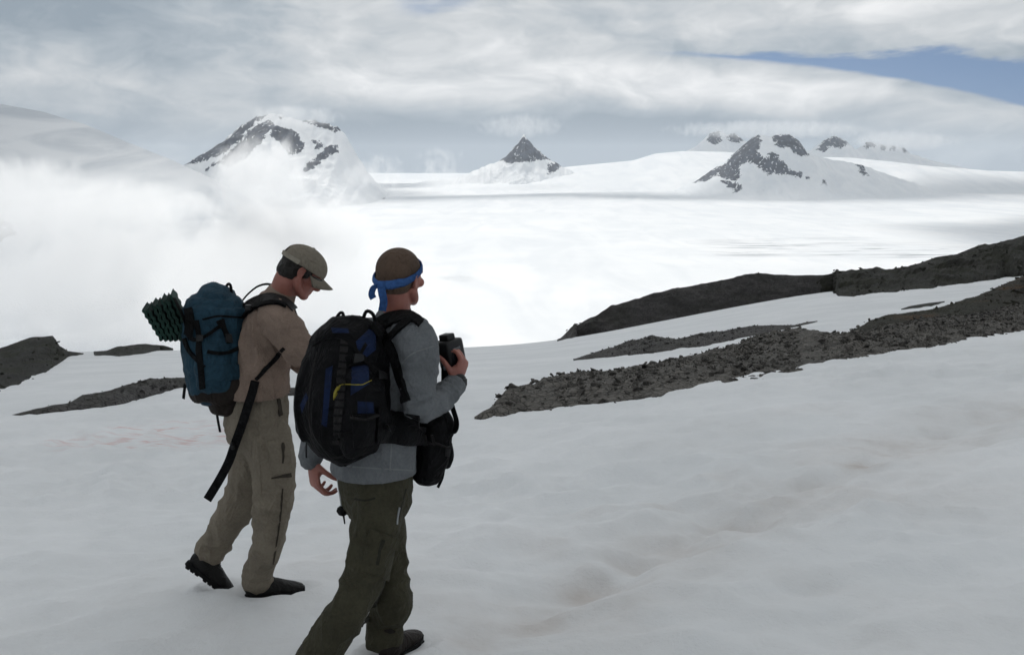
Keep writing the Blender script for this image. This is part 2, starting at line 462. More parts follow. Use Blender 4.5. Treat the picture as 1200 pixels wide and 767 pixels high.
def build_slope():
    ys = [-9.0]
    while ys[-1] < 490:
        y = ys[-1]
        ys.append(y + (max(0.030, 0.0105 * max(y, 2.4)) if y > 1.2 else 0.35 if y < 0.5 else 0.1) * (1 if y < 90 else 3))
    ys = np.array(ys)
    ts = np.sinh(np.linspace(-1.9, 1.9, 560) * 1.0) / math.sinh(1.9) * 1.0
    ts = np.concatenate([np.linspace(-2.6, -1.04, 16), np.linspace(-1.0, 1.0, 600), np.linspace(1.04, 2.6, 16)])
    T, Yg = np.meshgrid(ts, ys)
    X = T * (np.maximum(Yg, 0) * 0.62 + 4.2)
    Z = slope_height(X.ravel(), Yg.ravel()).reshape(X.shape)
    me = grid_mesh('snow_slope', X, Yg, Z)
    P = np.stack([X.ravel(), Yg.ravel()], -1)
    dd, ss = polydist(P, TRAIL)
    nz = fbm(np.stack([P[:, 0] * 0.9, P[:, 1] * 0.9, 0 * P[:, 0] + 8], -1), 4)
    dirt = np.exp(-(dd / 0.75) ** 2) * np.clip(0.42 + 1.4 * nz, 0, 1) * 0.62
    for sx, sy, s in STEPS_W:
        dirt = np.maximum(dirt, s * 0.75 * np.exp(-(((P[:, 0] - sx) / 0.24) ** 2 + ((P[:, 1] - sy) / 0.26) ** 2)))
    dirt = np.maximum(dirt, np.clip(nz * 1.3 + 0.05, 0, 1) * 0.55 * np.clip(1.2 - np.abs(dd) / 2.6, 0, 1))
    attr(me, 'dirt', np.clip(dirt, 0, 1))
    pk = np.zeros(len(P))
    for a, b, c, e in PINK:
        pk = np.maximum(pk, np.exp(-(((P[:, 0] - a) / (c * 2.2)) ** 2 + ((P[:, 1] - b) / (e * 8)) ** 2)))
    attr(me, 'pink', pk)
    return link('snow_slope', me, M_SNOW, kind='structure')

# ------------------------------------------------------------------ glacier, ice field and mountains
ZG = -260.0
def z_at(px, py, Y): return at(px, py, Y).z
def glacier_z(x, y):
    rise = _z_of(220, 9500.0) - ZG
    s = np.clip((y - 5200.0) / 4300.0, 0, 1.6)
    z = ZG + rise * np.where(s < 1, s * s * (3 - 2 * s), 1 + 0.2 * (s - 1))
    P = np.stack([x * 0.0011, y * 0.0011, 0 * x], -1)
    z = z + 16 * fbm(P, 4) + 5 * fbm(P * 5 + 3, 3)
    # a low swell facing the viewer in front of the far peaks
    z = z + 26 * np.exp(-((y - 7400 - 500 * np.sin(x * 0.0009)) / 420) ** 2) * np.clip((x + 800) / 1500, 0, 1)
    return z
def build_glacier():
    ys = np.concatenate([np.linspace(-3000, 250, 14), np.exp(np.linspace(math.log(330), math.log(30000), 300))])
    ts = np.linspace(-1, 1, 260)
    T, Yg = np.meshgrid(ts, ys)
    X = T * (np.maximum(Yg, 0) * 1.1 + 5000)
    Z = glacier_z(X.ravel(), Yg.ravel()).reshape(X.shape)
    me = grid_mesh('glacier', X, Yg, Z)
    P = np.stack([X.ravel(), Yg.ravel(), Z.ravel()], -1)
    px = project(P)
    cv = np.zeros(len(P))
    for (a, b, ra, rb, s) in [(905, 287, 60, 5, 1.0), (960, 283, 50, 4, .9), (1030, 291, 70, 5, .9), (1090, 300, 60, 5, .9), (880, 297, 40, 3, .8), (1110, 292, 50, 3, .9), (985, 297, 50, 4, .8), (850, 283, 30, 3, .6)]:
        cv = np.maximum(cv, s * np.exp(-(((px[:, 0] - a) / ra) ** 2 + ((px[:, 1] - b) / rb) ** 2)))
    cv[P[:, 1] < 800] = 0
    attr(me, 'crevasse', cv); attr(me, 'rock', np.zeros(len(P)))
    return link('glacier', me, M_ICE, kind='structure')

def mountain(name, crest, Y, D, rocks=(), rough=1.0, zb=None, nx=260, nd=130, p=1.15, back=1.0, seed=0.0, bumps=()):
    pts = np.array([tuple(at(a, b, Y)) for a, b in crest])
    xs = np.linspace(pts[0, 0], pts[-1, 0], nx)
    cz = np.interp(xs, pts[:, 0], pts[:, 2])
    base = ZG - 40 if zb is None else zb
    dd = np.concatenate([-np.linspace(1, 0, nd) ** 1.3, np.linspace(0, 1, nd // 2 + 1)[1:]])
    if rough > 0.3:
        cz = cz + rough * (cz.max() - cz.min()) * (0.050 * fbm(np.stack([xs / 90.0, 0 * xs + seed, 0 * xs], -1), 4) + 0.05 * fbm(np.stack([xs / 30.0, 0 * xs + seed, 0 * xs], -1), 3)) * np.clip((cz - cz.min()) / 60, 0, 1)
    Xg, Dg = np.meshgrid(xs, dd)
    Cg = np.meshgrid(cz, dd)[0]
    prof = (1 - np.abs(Dg)) ** p
    Yg = Y + Dg * D
    Zg = base + np.maximum(Cg - base, 0) * prof
    L = D * 0.35
    q = np.stack([Xg.ravel() / L + seed, Yg.ravel() / (L * 1.6), 0 * Xg.ravel() + seed], -1)
    rn = ridged(q, 6).reshape(Xg.shape) - 0.62
    wgt = np.clip(np.abs(Dg) * 5, 0.05, 1) * np.clip((1 - np.abs(Dg)) * 3, 0, 1) * np.clip((Cg - base) / (cz.max() - base + 1), 0.05, 1)
    Zg = Zg + rn * wgt * (cz.max() - base) * 0.34 * rough
    P = np.stack([Xg.ravel(), Yg.ravel(), Zg.ravel()], -1)
    me = grid_mesh(name, Xg, Yg, Zg)
    px = project(P)
    wq = np.stack([px[:, 0] / 9.0, px[:, 1] / 7.0, 0 * px[:, 0] + seed], -1)
    pw = px + np.stack([fbm(wq, 3), fbm(wq + 31, 3)], -1) * 5.0
    rk = np.zeros(len(P))
    for poly in rocks:
        sd = inpoly(pw, poly)
        rk = np.maximum(rk, np.clip(0.56 + sd / 6.5, 0, 1))
    rk[(Dg > 0.06).ravel()] = 0
    attr(me, 'rock', rk); attr(me, 'crevasse', np.zeros(len(P)))
    o = link('mountain', me, M_ICE, kind='structure')
    return o

def build_mountains():
    # sharp left peak
    mountain('mountain', [(150, 236), (190, 214), (217, 192), (246, 177), (280, 149), (300, 137), (318, 134), (340, 136), (352, 141), (375, 143), (396, 149), (404, 157), (413, 172), (423, 190), (436, 210), (450, 232)],
             7200, 1300, [
        [(216, 193), (232, 182), (262, 165), (284, 147), (298, 136), (312, 136), (300, 142), (290, 152), (276, 168), (258, 181), (238, 189)],
        [(241, 199), (258, 188), (275, 172), (288, 158), (303, 144), (317, 141), (322, 148), (312, 158), (303, 168), (292, 182), (280, 189), (268, 196), (256, 192)],
        [(320, 147), (335, 150), (352, 160), (357, 172), (350, 178), (340, 181), (328, 168), (318, 158)],
        [(352, 199), (366, 188), (378, 177), (388, 169), (398, 171), (396, 178), (385, 183), (376, 190), (360, 200)],
        [(366, 165), (377, 168), (379, 174), (370, 174)], [(325, 134), (331, 137), (329, 141)],
        [(356, 140), (372, 141), (386, 146), (400, 152), (390, 154), (372, 147)]], seed=2.2)
    # distant nunatak in the cloud
    mountain('mountain', [(520, 214), (560, 198), (585, 188), (593, 183), (598, 177), (602, 172), (607, 169), (610, 164), (614, 158), (617, 163), (621, 166), (627, 173), (632, 177), (640, 185), (650, 190), (665, 198), (700, 214)],
             9800, 900, [[(586, 187), (594, 180), (605, 169), (615, 160), (625, 170), (635, 180), (645, 186), (628, 189), (612, 188), (600, 190)], [(641, 203), (643, 192), (655, 190), (662, 193), (650, 200)], [(560, 184), (575, 177), (582, 181), (568, 186)]], seed=5.1, nx=200, nd=100)
    # main right-hand nunatak
    mountain('mountain', [(740, 240), (785, 226), (815, 212), (830, 202), (850, 190), (870, 171), (888, 157), (900, 160), (910, 158), (926, 158), (936, 165), (946, 180), (975, 187), (1010, 193), (1050, 207), (1090, 222)],
             8000, 1100, [
        [(889, 157), (893, 165), (886, 178), (896, 184), (905, 178), (915, 188), (924, 198), (940, 203), (938, 207), (922, 205), (905, 204), (893, 199), (882, 190), (872, 190), (866, 196), (869, 206), (862, 212), (846, 208), (842, 203), (826, 212), (814, 213), (820, 204), (832, 199), (850, 192), (858, 181), (872, 168)],
        [(905, 160), (914, 157), (926, 158), (936, 164), (943, 172), (948, 182), (940, 183), (930, 178), (922, 171), (916, 174), (908, 168)],
        [(845, 212), (860, 214), (870, 219), (862, 225), (854, 219)],
        [(1003, 192), (1009, 193), (1018, 204), (1012, 204)], [(946, 207), (949, 207), (949, 210), (946, 210)], [(964, 212), (967, 212), (967, 215), (964, 215)]], seed=8.4, rough=0.75)
    # peaks half lost in cloud behind
    mountain('mountain', [(780, 190), (815, 172), (832, 156), (842, 153), (852, 157), (862, 156), (872, 165), (900, 176), (950, 176), (962, 166), (978, 158), (992, 166), (1003, 176), (1016, 166), (1030, 168), (1060, 173), (1066, 180), (1100, 190), (1150, 201), (1190, 212)],
             12000, 1500, [[(828, 166), (832, 156), (842, 153), (846, 164), (838, 169)], [(850, 160), (860, 156), (873, 164), (866, 168), (856, 166)], [(958, 175), (966, 164), (979, 159), (994, 167), (984, 174), (972, 172), (966, 178)],
                          [(1014, 174), (1016, 165), (1024, 168), (1026, 173)], [(1031, 175), (1033, 169), (1038, 171), (1036, 176)], [(1044, 175), (1046, 171), (1050, 173), (1049, 177)], [(1056, 172), (1060, 172), (1065, 179), (1061, 180)]], seed=11.0, nx=260, nd=100, rough=0.5)
    # smooth snow domes of the ice field
    mountain('snow_dome', [(380, 232), (440, 223), (500, 212), (560, 205), (640, 198), (700, 192), (742, 188), (768, 180), (800, 177), (850, 178), (900, 182), (1000, 185), (1050, 190), (1130, 199), (1200, 206), (1300, 214)],
             10400, 2600, [], rough=0.10, seed=3.0, p=0.9)
    mountain('snow_dome', [(920, 240), (960, 222), (1010, 205), (1060, 193), (1110, 196), (1160, 200), (1230, 202), (1350, 206), (1500, 220)],
             9300, 1500, [], rough=0.08, seed=6.0, p=0.9)
    # big rounded snow hill to the left
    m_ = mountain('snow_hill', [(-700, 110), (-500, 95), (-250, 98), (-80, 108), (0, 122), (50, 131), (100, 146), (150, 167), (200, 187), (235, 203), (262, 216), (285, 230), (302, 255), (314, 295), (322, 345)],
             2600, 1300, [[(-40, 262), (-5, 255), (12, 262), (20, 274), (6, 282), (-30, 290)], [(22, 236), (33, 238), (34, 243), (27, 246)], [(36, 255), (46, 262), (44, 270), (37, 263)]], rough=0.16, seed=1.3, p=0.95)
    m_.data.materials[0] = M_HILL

# ------------------------------------------------------------------ air: cloud deck, summit cloud, haze and mist
def build_air():
    # one high overcast layer, open over the glacier where the sun comes through
    Hd = 2600.0
    gx = np.linspace(-16000, 16000, 210); gy = np.linspace(-9000, 14200, 190)
    X, Y = np.meshgrid(gx, gy)
    k = (Hd + 200) / math.tan(SUN_EL)
    gr = np.stack([X.ravel() - k * math.sin(SUN_AZ), Y.ravel() - k * math.cos(SUN_AZ)], -1)     # where this bit of cloud throws its shade
    wq = np.stack([gr[:, 0] / 900, gr[:, 1] / 900, 0 * gr[:, 0]], -1)
    gw_ = gr + 420 * np.stack([fbm(wq, 4), fbm(wq + 9, 4)], -1) * 2
    thin = np.zeros(len(gr))
    for poly, soft in HOLES:
        thin = np.maximum(thin, np.clip(0.5 + inpoly(gw_, poly) / soft, 0, 1))
    thin = np.maximum(thin, 0.25 * np.clip(4 * fbm(wq * 0.6 + 5, 4), 0, 1) * np.clip((gr[:, 1] - 3000) / 3000, 0, 1))
    Z = Hd + 260 * fbm(np.stack([X.ravel() / 1500, Y.ravel() / 1500, 0 * X.ravel()], -1), 5).reshape(X.shape)
    top = grid_mesh('cloud', X, Y, Z, keep=(thin < 0.985).reshape(X.shape))
    top, used = top
    attr(top, 'thin', thin[used])
    def cl(n):
        co = n.n('ShaderNodeTexCoord').outputs['Object']
        v = n.ramp(n.noise(co, 0.0012, 5), 0.3, 0.7, 0.80, 0.93)
        c = n.xyz(v, v, v)
        a = n.n('ShaderNodeBsdfTranslucent', {0: c}); b = n.n('ShaderNodeBsdfDiffuse', {0: c})
        sx_, sy_, _z = n.n('ShaderNodeSeparateXYZ', {0: co}).outputs
        rx = n.m('DIVIDE', n.m('SUBTRACT', sx_, k * math.sin(SUN_AZ)), 2900.0); ry = n.m('DIVIDE', n.m('SUBTRACT', sy_, k * math.cos(SUN_AZ) + 500), 2100.0)
        g_ = n.m('EXPONENT', n.m('MULTIPLY', n.m('ADD', n.m('MULTIPLY', rx, rx), n.m('MULTIPLY', ry, ry)), -1.0))
        tr_ = n.m('ADD', DECK_T, n.m('MULTIPLY', g_, DECK_G))
        m_ = n.n('ShaderNodeMixShader', {0: tr_, 1: b.outputs[0], 2: a.outputs[0]})
        th_ = n.n('ShaderNodeAttribute', attribute_name='thin').outputs['Fac']
        tr = n.n('ShaderNodeBsdfTransparent')
        m2 = n.n('ShaderNodeMixShader', {0: th_, 1: m_.outputs[0], 2: tr.outputs[0]})
        n.n('ShaderNodeOutputMaterial', {0: m2.outputs[0]})
    link('cloud', top, material('cloud', cl), kind='structure')

    def box(name, lo, hi, vol, **pr):
        bm = bmesh.new(); bmesh.ops.create_cube(bm, size=1.0)
        for v in bm.verts:
            v.co = Vector([lo[i] + (v.co[i] + 0.5) * (hi[i] - lo[i]) for i in range(3)])
        me = bpy.data.meshes.new(name); bm.to_mesh(me); bm.free()
        return link(name, me, material(name, vol), kind='stuff', **pr)
    def hz(n):
        v = n.n('ShaderNodeVolumePrincipled', {'Color': (0.86, 0.91, 0.97, 1), 'Density': HAZE, 'Anisotropy': 0.2})
        n.n('ShaderNodeOutputMaterial', {'Volume': v.outputs[0]})
    if HAZE > 0:
        box('haze', (-36000, -3600, ZG - 120), (36000, 31000, 640), hz)

    def mist_cloud(ctr, rad, dens, scale, thr, seed, an=0.35, vstretch=1.6):
        bm = bmesh.new(); bmesh.ops.create_icosphere(bm, subdivisions=4, radius=1.0)
        for v in bm.verts:
            v.co = Vector((v.co.x * rad[0], v.co.y * rad[1], v.co.z * rad[2]))
        me = bpy.data.meshes.new('mist_cloud'); bm.to_mesh(me); bm.free()
        def f(n):
            co = n.n('ShaderNodeTexCoord').outputs['Object']
            q = n.map(co, (1 / rad[0], 1 / rad[1], 1 / rad[2]))
            r = n.n('ShaderNodeVectorMath', {0: q}, operation='LENGTH').outputs['Value']
            nz = n.noise(n.map(co, (scale, scale, scale / vstretch), (seed, seed * 2, 0)), 1.0, 6, 0.62, 1.2)
            fall = n.ramp(r, 0.30, 0.98, 1.0, 0.0)
            dn = n.m('MULTIPLY', n.ramp(n.m('ADD', nz, n.m('MULTIPLY', n.m('SUBTRACT', fall, 0.5), 0.45)), thr, thr + 0.16), n.ramp(r, 0.75, 1.0, 1.0, 0.0))
            v = n.n('ShaderNodeVolumePrincipled', {'Color': (0.995, 0.997, 1.0, 1), 'Density': n.m('MULTIPLY', dn, dens), 'Anisotropy': an})
            n.n('ShaderNodeOutputMaterial', {'Volume': v.outputs[0]})
        o = link('mist_cloud', me, material('mist_cloud', f), kind='stuff')
        o.location = ctr
        return o
    for a in MIST_CLOUDS:
        px, py, Yc = a[0]
        mist_cloud(at(px, py, Yc), *a[1:])

HAZE = 2.0e-5
DECK_T = 0.28        # how much light the layer lets through, and how much more where it thins in front of the sun
DECK_G = 0.72
HOLES = [   # sunlit ground, and how softly its edge fades (metres)
    ([(-500, 650), (800, 750), (1500, 2300), (1900, 4200), (3600, 6000), (4300, 6900), (500, 7000), (-1900, 6800), (-1500, 4300), (-850, 2600), (-1050, 1900), (-1050, 950)], 500),
    ([(-900, 7900), (1500, 7500), (2300, 7800), (3600, 8700), (5600, 9000), (5600, 10500), (-900, 10800)], 600),
]
MIST_CLOUDS = [
    # (px, py, distance), (radii), density, noise scale, threshold, seed
    ((215, 340, 1500), (640, 420, 150), 0.010, 1 / 110, 0.52, 1.0),
    ((308, 212, 1750), (150, 170, 135), 0.018, 1 / 50, 0.57, 4.0),
    ((180, 240, 1700), (230, 150, 70), 0.010, 1 / 55, 0.58, 14.0),
    ((60, 250, 1500), (400, 300, 150), 0.0095, 1 / 95, 0.585, 7.0),
    ((450, 205, 2500), (130, 110, 120), 0.013, 1 / 34, 0.71, 2.5),
    ((515, 200, 2500), (150, 110, 130), 0.013, 1 / 34, 0.71, 9.5),
    ((425, 205, 6500), (230, 300, 150), 0.0022, 1 / 70, 0.56, 13.3),  # cloud over the flank of the sharp left peak
    ((335, 278, 1650), (240, 170, 105), 0.020, 1 / 75, 0.50, 24.0),
    ((345, 136, 6600), (560, 400, 130), 0.0022, 1 / 80, 0.58, 3.3),  # from here down: cloud veils round the far summits
    ((610, 148, 9300), (700, 400, 200), 0.0013, 1 / 85, 0.57, 5.7),
    ((900, 152, 11000), (1900, 600, 190), 0.0017, 1 / 100, 0.56, 8.8),
    ((1060, 165, 10800), (1000, 600, 190), 0.0020, 1 / 100, 0.56, 18.8),
]
# ------------------------------------------------------------------ rock outcrops
def rock_setup(dark, light, moss=0.0, brown=0.0, scale=1.0):
    def f(n):
        co = n.n('ShaderNodeTexCoord').outputs['Object']
        oi = n.n('ShaderNodeObjectInfo').outputs['Random']
        ve = n.n('ShaderNodeTexVoronoi', {'Vector': n.map(co, (1, 1, 1.6), (0, 0, 0), (0.3, 0.2, 0.5)), 'Scale': 7.0 * scale}, feature='DISTANCE_TO_EDGE')
        vc = n.n('ShaderNodeTexVoronoi', {'Vector': n.map(co, (1, 1, 1.6), (0, 0, 0), (0.3, 0.2, 0.5)), 'Scale': 7.0 * scale})
        n1 = n.noise(co, 1.3 * scale, 6, 0.65); n2 = n.noise(n.map(co, (1, 1, 2.4)), 7.0 * scale, 5, 0.7, 0.6)
        vo = n.n('ShaderNodeTexVoronoi', {'Vector': co, 'Scale': 5.0 * scale, 'Randomness': 1.0})
        c = n.mix(n.ramp(n2, 0.3, 0.7), dark, light)
        c = n.mix(n.m('MULTIPLY', n.ramp(vo.outputs['Distance'], 0.15, 0.75), 0.45), c, light)
        c = n.mix(n.m('MULTIPLY', n.ramp(n1, 0.55, 0.72), 0.4), c, tuple(0.55 * v for v in dark[:3]) + (1,))
        vcl = n.n('ShaderNodeSeparateColor', {0: vc.outputs['Color']}).outputs[0]
        c = n.mix(n.m('MULTIPLY', n.ramp(vcl, 0.35, 0.95), 0.55), c, tuple(1.35 * v for v in light[:3]) + (1,))
        c = n.mix(n.m('MULTIPLY', n.ramp(ve.outputs['Distance'], 0.09, 0.0), 0.8), c, tuple(0.4 * v for v in dark[:3]) + (1,))
        if moss > 0:
            mm = n.noise(n.map(co, (0.5, 0.28, 1), (4, 1, 0)), 1.0 * scale, 5, 0.6)
            c = n.mix(n.m('MULTIPLY', n.ramp(mm, 0.42, 0.60), moss), c, (0.020, 0.022, 0.010, 1))
        if brown > 0:
            m3 = n.noise(n.map(co, (0.35, 0.2, 1), (14, 3, 0)), 1.0 * scale, 5, 0.6)
            c = n.mix(n.m('MULTIPLY', n.ramp(m3, 0.54, 0.66), brown), c, (0.095, 0.048, 0.016, 1))
        n4 = n.noise(n.map(co, (0.5, 0.5, 1.6), (3, 5, 1), (0.2, 0.1, 0)), 0.9, 5, 0.65, 0.5)
        c = n.mix(n.m('MULTIPLY', n.ramp(n4, 0.50, 0.66), 0.45), c, tuple(1.1 * v for v in light[:3]) + (1,))
        c = n.mix(n.m('MULTIPLY', n.ramp(n4, 0.48, 0.34), 0.55), c, tuple(0.5 * v for v in dark[:3]) + (1,))
        c = n.mix(n.m('MULTIPLY', oi, 0.30), c, tuple(1.25 * v for v in light[:3]) + (1,))
        h = n.m('ADD', n.m('ADD', n.m('MULTIPLY', n2, 0.09), n.m('MULTIPLY', n.ramp(ve.outputs['Distance'], 0.0, 0.16), 0.06)), n.m('MULTIPLY', n.noise(co, 30.0 * scale, 4, 0.65), 0.03))
        bp = n.n('ShaderNodeBump', {'Height': h, 'Strength': 0.8, 'Distance': 1.0})
        p = n.n('ShaderNodeBsdfPrincipled', {'Base Color': c, 'Roughness': 0.85, 'Normal': bp.outputs[0]})
        p.inputs['Specular IOR Level'].default_value = 0.25
        n.n('ShaderNodeOutputMaterial', {0: p.outputs[0]})
    return f
M_RUBBLE = material('rubble_rock', rock_setup((0.034, 0.0325, 0.030, 1), (0.140, 0.130, 0.116, 1)))
M_SLAB = material('slab_rock', rock_setup((0.026, 0.0255, 0.026, 1), (0.092, 0.086, 0.083, 1), 0.4))
M_DARK = material('mossy_rock', rock_setup((0.011, 0.0115, 0.010, 1), (0.034, 0.033, 0.027, 1), 0.8, 0.0))
M_HEATH = material('heath_rock', rock_setup((0.014, 0.0135, 0.009, 1), (0.036, 0.032, 0.022, 1), 0.6, 0.8))

def stone_mesh(i):
    r = random.Random(50 + i)
    bm = bmesh.new()
    n_ = r.randint(9, 13)
    sc = (r.uniform(.8, 1.25), r.uniform(.55, .9), r.uniform(.28, .5))
    for k in range(n_):
        v = Vector((r.gauss(0, 1), r.gauss(0, 1), r.gauss(0, 1))).normalized()
        bm.verts.new((v.x * sc[0] * .5, v.y * sc[1] * .5, v.z * sc[2] * .5))
    res = bmesh.ops.convex_hull(bm, input=bm.verts)
    bmesh.ops.delete(bm, geom=[g for g in res['geom_interior'] if isinstance(g, bmesh.types.BMVert)], context='VERTS')
    bmesh.ops.triangulate(bm, faces=bm.faces)
    me = bpy.data.meshes.new('stone'); bm.to_mesh(me); bm.free()
    return me
STONES = [stone_mesh(i) for i in range(10)]
_ST_NP = []
for me_ in STONES:
    tri = np.array([p.vertices[:] for p in me_.polygons]); _ST_NP.append((get_co(me_), tri))

def ybrow(px, py, dflt):
    h = ground_hit(px, py, 88)
    return h[1] if h else dflt

def outcrop(name, label, top, bottom, mat, bulge=0.25, disp=0.25, dscale=1.0, ytop=None, stones=None, ns=240, nr=36, group='rock outcrops in the snow', edge=3.0, seed=0.0, stone_mat=None, back=3.0):
    """top, bottom: outline points (px, py) from left to right."""
    top = np.array(top, float); bottom = np.array(bottom, float)
    a0, a1 = min(top[0, 0], bottom[0, 0]), max(top[-1, 0], bottom[-1, 0])
    px = np.linspace(a0, a1, ns)
    tp = np.interp(px, top[:, 0], top[:, 1]); bt = np.interp(px, bottom[:, 0], bottom[:, 1])
    wv = fbm(np.stack([px / 14.0, 0 * px + seed, 0 * px], -1), 4)
    wv2 = fbm(np.stack([px / 16.0, 0 * px + seed + 7, 0 * px], -1), 4)
    fade = np.clip((bt - tp) / 8.0, 0.1, 1)
    bt = np.maximum(bt + wv * edge * 2 * fade, tp + 0.4)
    tp = tp + wv2 * edge * 0.9 * fade
    B = np.zeros((ns, 3)); T = np.zeros((ns, 3))
    for i in range(ns):
        g = ground_hit(px[i], bt[i], 88)
        if g is None: g = (at(px[i], bt[i], 84).x, 84.0)
        B[i] = (g[0], g[1], base_height(np.array([g[0]]), np.array([g[1]]))[0])
        if ytop is None:
            yt = ybrow(px[i], tp[i], min(g[1] * 1.5, 84))
        else:
            yt = max(ytop, g[1] + 1.5)
        T[i] = at(px[i], tp[i], max(yt, g[1] + 0.1))
    rr = np.concatenate([[-0.06], np.linspace(0, 1, nr), [1.0 + 1e-3] * 0, ])
    rows = []
    for r in rr:
        p_ = B + (T - B) * r
        if r < 0: p_[:, 2] -= 0.35
        if ytop is not None and r >= 0:                       # convex face rising to its crest
            p_[:, 2] = B[:, 2] + (T[:, 2] - B[:, 2]) * (r ** 0.8)
        rows.append(p_)
    for q_ in (0.25, 0.6, 1.0):                               # back face, dropping out of sight
        p_ = T.copy(); p_[:, 1] += q_ * back; p_[:, 0] += q_ * back * T[:, 0] / T[:, 1]
        p_[:, 2] = T[:, 2] - q_ * back * 0.55 - 0.02
        gz = base_height(p_[:, 0], p_[:, 1]) - 0.25
        if q_ == 1.0: p_[:, 2] = np.minimum(gz, p_[:, 2])
        rows.append(p_)
    for m_ in range(len(rr)):
        q_ = rows[m_]
        if rr[m_] > 0: q_[:, 2] = np.maximum(q_[:, 2], base_height(q_[:, 0], q_[:, 1]) + 0.07 * min(1, rr[m_] * 6) * np.clip((bt - tp) / 9.0, 0.15, 1))
    A = np.array(rows)
    P = A.reshape(-1, 3)
    floor_z = base_height(P[:, 0], P[:, 1])
    R = np.repeat(np.concatenate([rr, [1.2, 1.5, 2.0]]), ns)
    thick = np.tile(np.clip((bt - tp) / 14.0, 0.05, 1), len(rows))
    w_ = np.clip(np.sin(np.clip(R, 0, 1) * math.pi), 0, 1) ** 0.6 * thick
    q = P / dscale + seed
    n1 = ridged(q * np.array([0.55, 0.55, 1.1]), 5) - 0.60
    n2 = fbm(q * 2.1, 4)
    P[:, 1] -= w_ * disp * 1.2 * (n1 + 0.5 * n2) * (0.0 if ytop is None else 1.0)
    P[:, 2] += w_ * (bulge * 0.55 + disp * (1.1 * n1 + 0.9 * n2))
    P[:, 2] += np.where((R > 0.93) & (R < 1.1), disp * 0.35 * n2 * thick, 0)
    inner = (R > 0.04) & (R <= 1.0)
    P[:, 2] = np.where(inner, np.maximum(P[:, 2], base_height(P[:, 0], P[:, 1]) + (0.035 + 0.05 * n2) * np.tile(np.clip((bt - tp) / 9.0, 0.1, 1), len(rows))), P[:, 2])
    X, Y, Z = (P[:, i].reshape(A.shape[:2]) for i in range(3))
    c = (B.mean(0) + T.mean(0)) / 2
    root = empty(name, Vector((c[0], c[1], base_height(np.array([c[0]]), np.array([c[1]]))[0])), label, 'rock outcrop', group)
    me = grid_mesh('bedrock', X, Y, Z, smooth=False)
    link('bedrock', me, mat, root)
    if stones:
        cnt, smin, smax, named = stones
        rs = np.random.default_rng(int(seed * 10) + 5)
        area = np.maximum(np.hypot(*(T - B)[:, :2].T), 0.05) * (np.hypot(B[:, 0], B[:, 1]) ** 0.3) * np.abs(np.gradient((B[:, 0] + T[:, 0]) / 2))
        ii = rs.choice(ns, cnt, p=area / area.sum()); rj = rs.random(cnt)
        size = 0.72 * (smin * 0.8 + (smax * 1.25 - smin) * rs.random(cnt) ** 4.0)
        size *= np.clip(((bt - tp)[ii]) / 16.0, 0.35, 1)
        row = 1 + (rj * (nr - 1)).astype(int)
        pos = np.stack([X[row, ii], Y[row, ii], Z[row, ii]], -1)
        pos[:, :2] += rs.normal(0, 0.06, (cnt, 2))
        app = size / np.linalg.norm(pos, axis=1)
        order = np.argsort(-app)
        allco, allf, off = [], [], 0
        sm = stone_mat or mat
        for m2 in STONES:
            m2.materials.clear()
        var = [m2.copy() for m2 in STONES]
        for m2 in var: m2.materials.append(sm)
        for rank, k in enumerate(order):
            e = (rs.normal(0, 0.45), rs.normal(0, 0.45), rs.random() * 6.28)
            if rank < named:
                o = bpy.data.objects.new('stone', var[int(rs.integers(10))])
                COL.objects.link(o); o.parent = root
                o.location = Vector(pos[k]) - root.location + Vector((0, 0, size[k] * 0.0))
                o.rotation_euler = e; o.scale = (size[k],) * 3
            else:
                co, tri = _ST_NP[int(rs.integers(10))]
                from mathutils import Euler
                Rm = np.array(Euler(e).to_matrix())
                allco.append((co * size[k]) @ Rm.T + pos[k] + np.array([0, 0, size[k] * 0.02])); allf.append(tri + off); off += len(co)
        if allco:
            me = from_np('rubble', np.concatenate(allco), np.concatenate(allf), smooth=False)
            link('rubble', me, sm, root, kind='stuff')
    return root

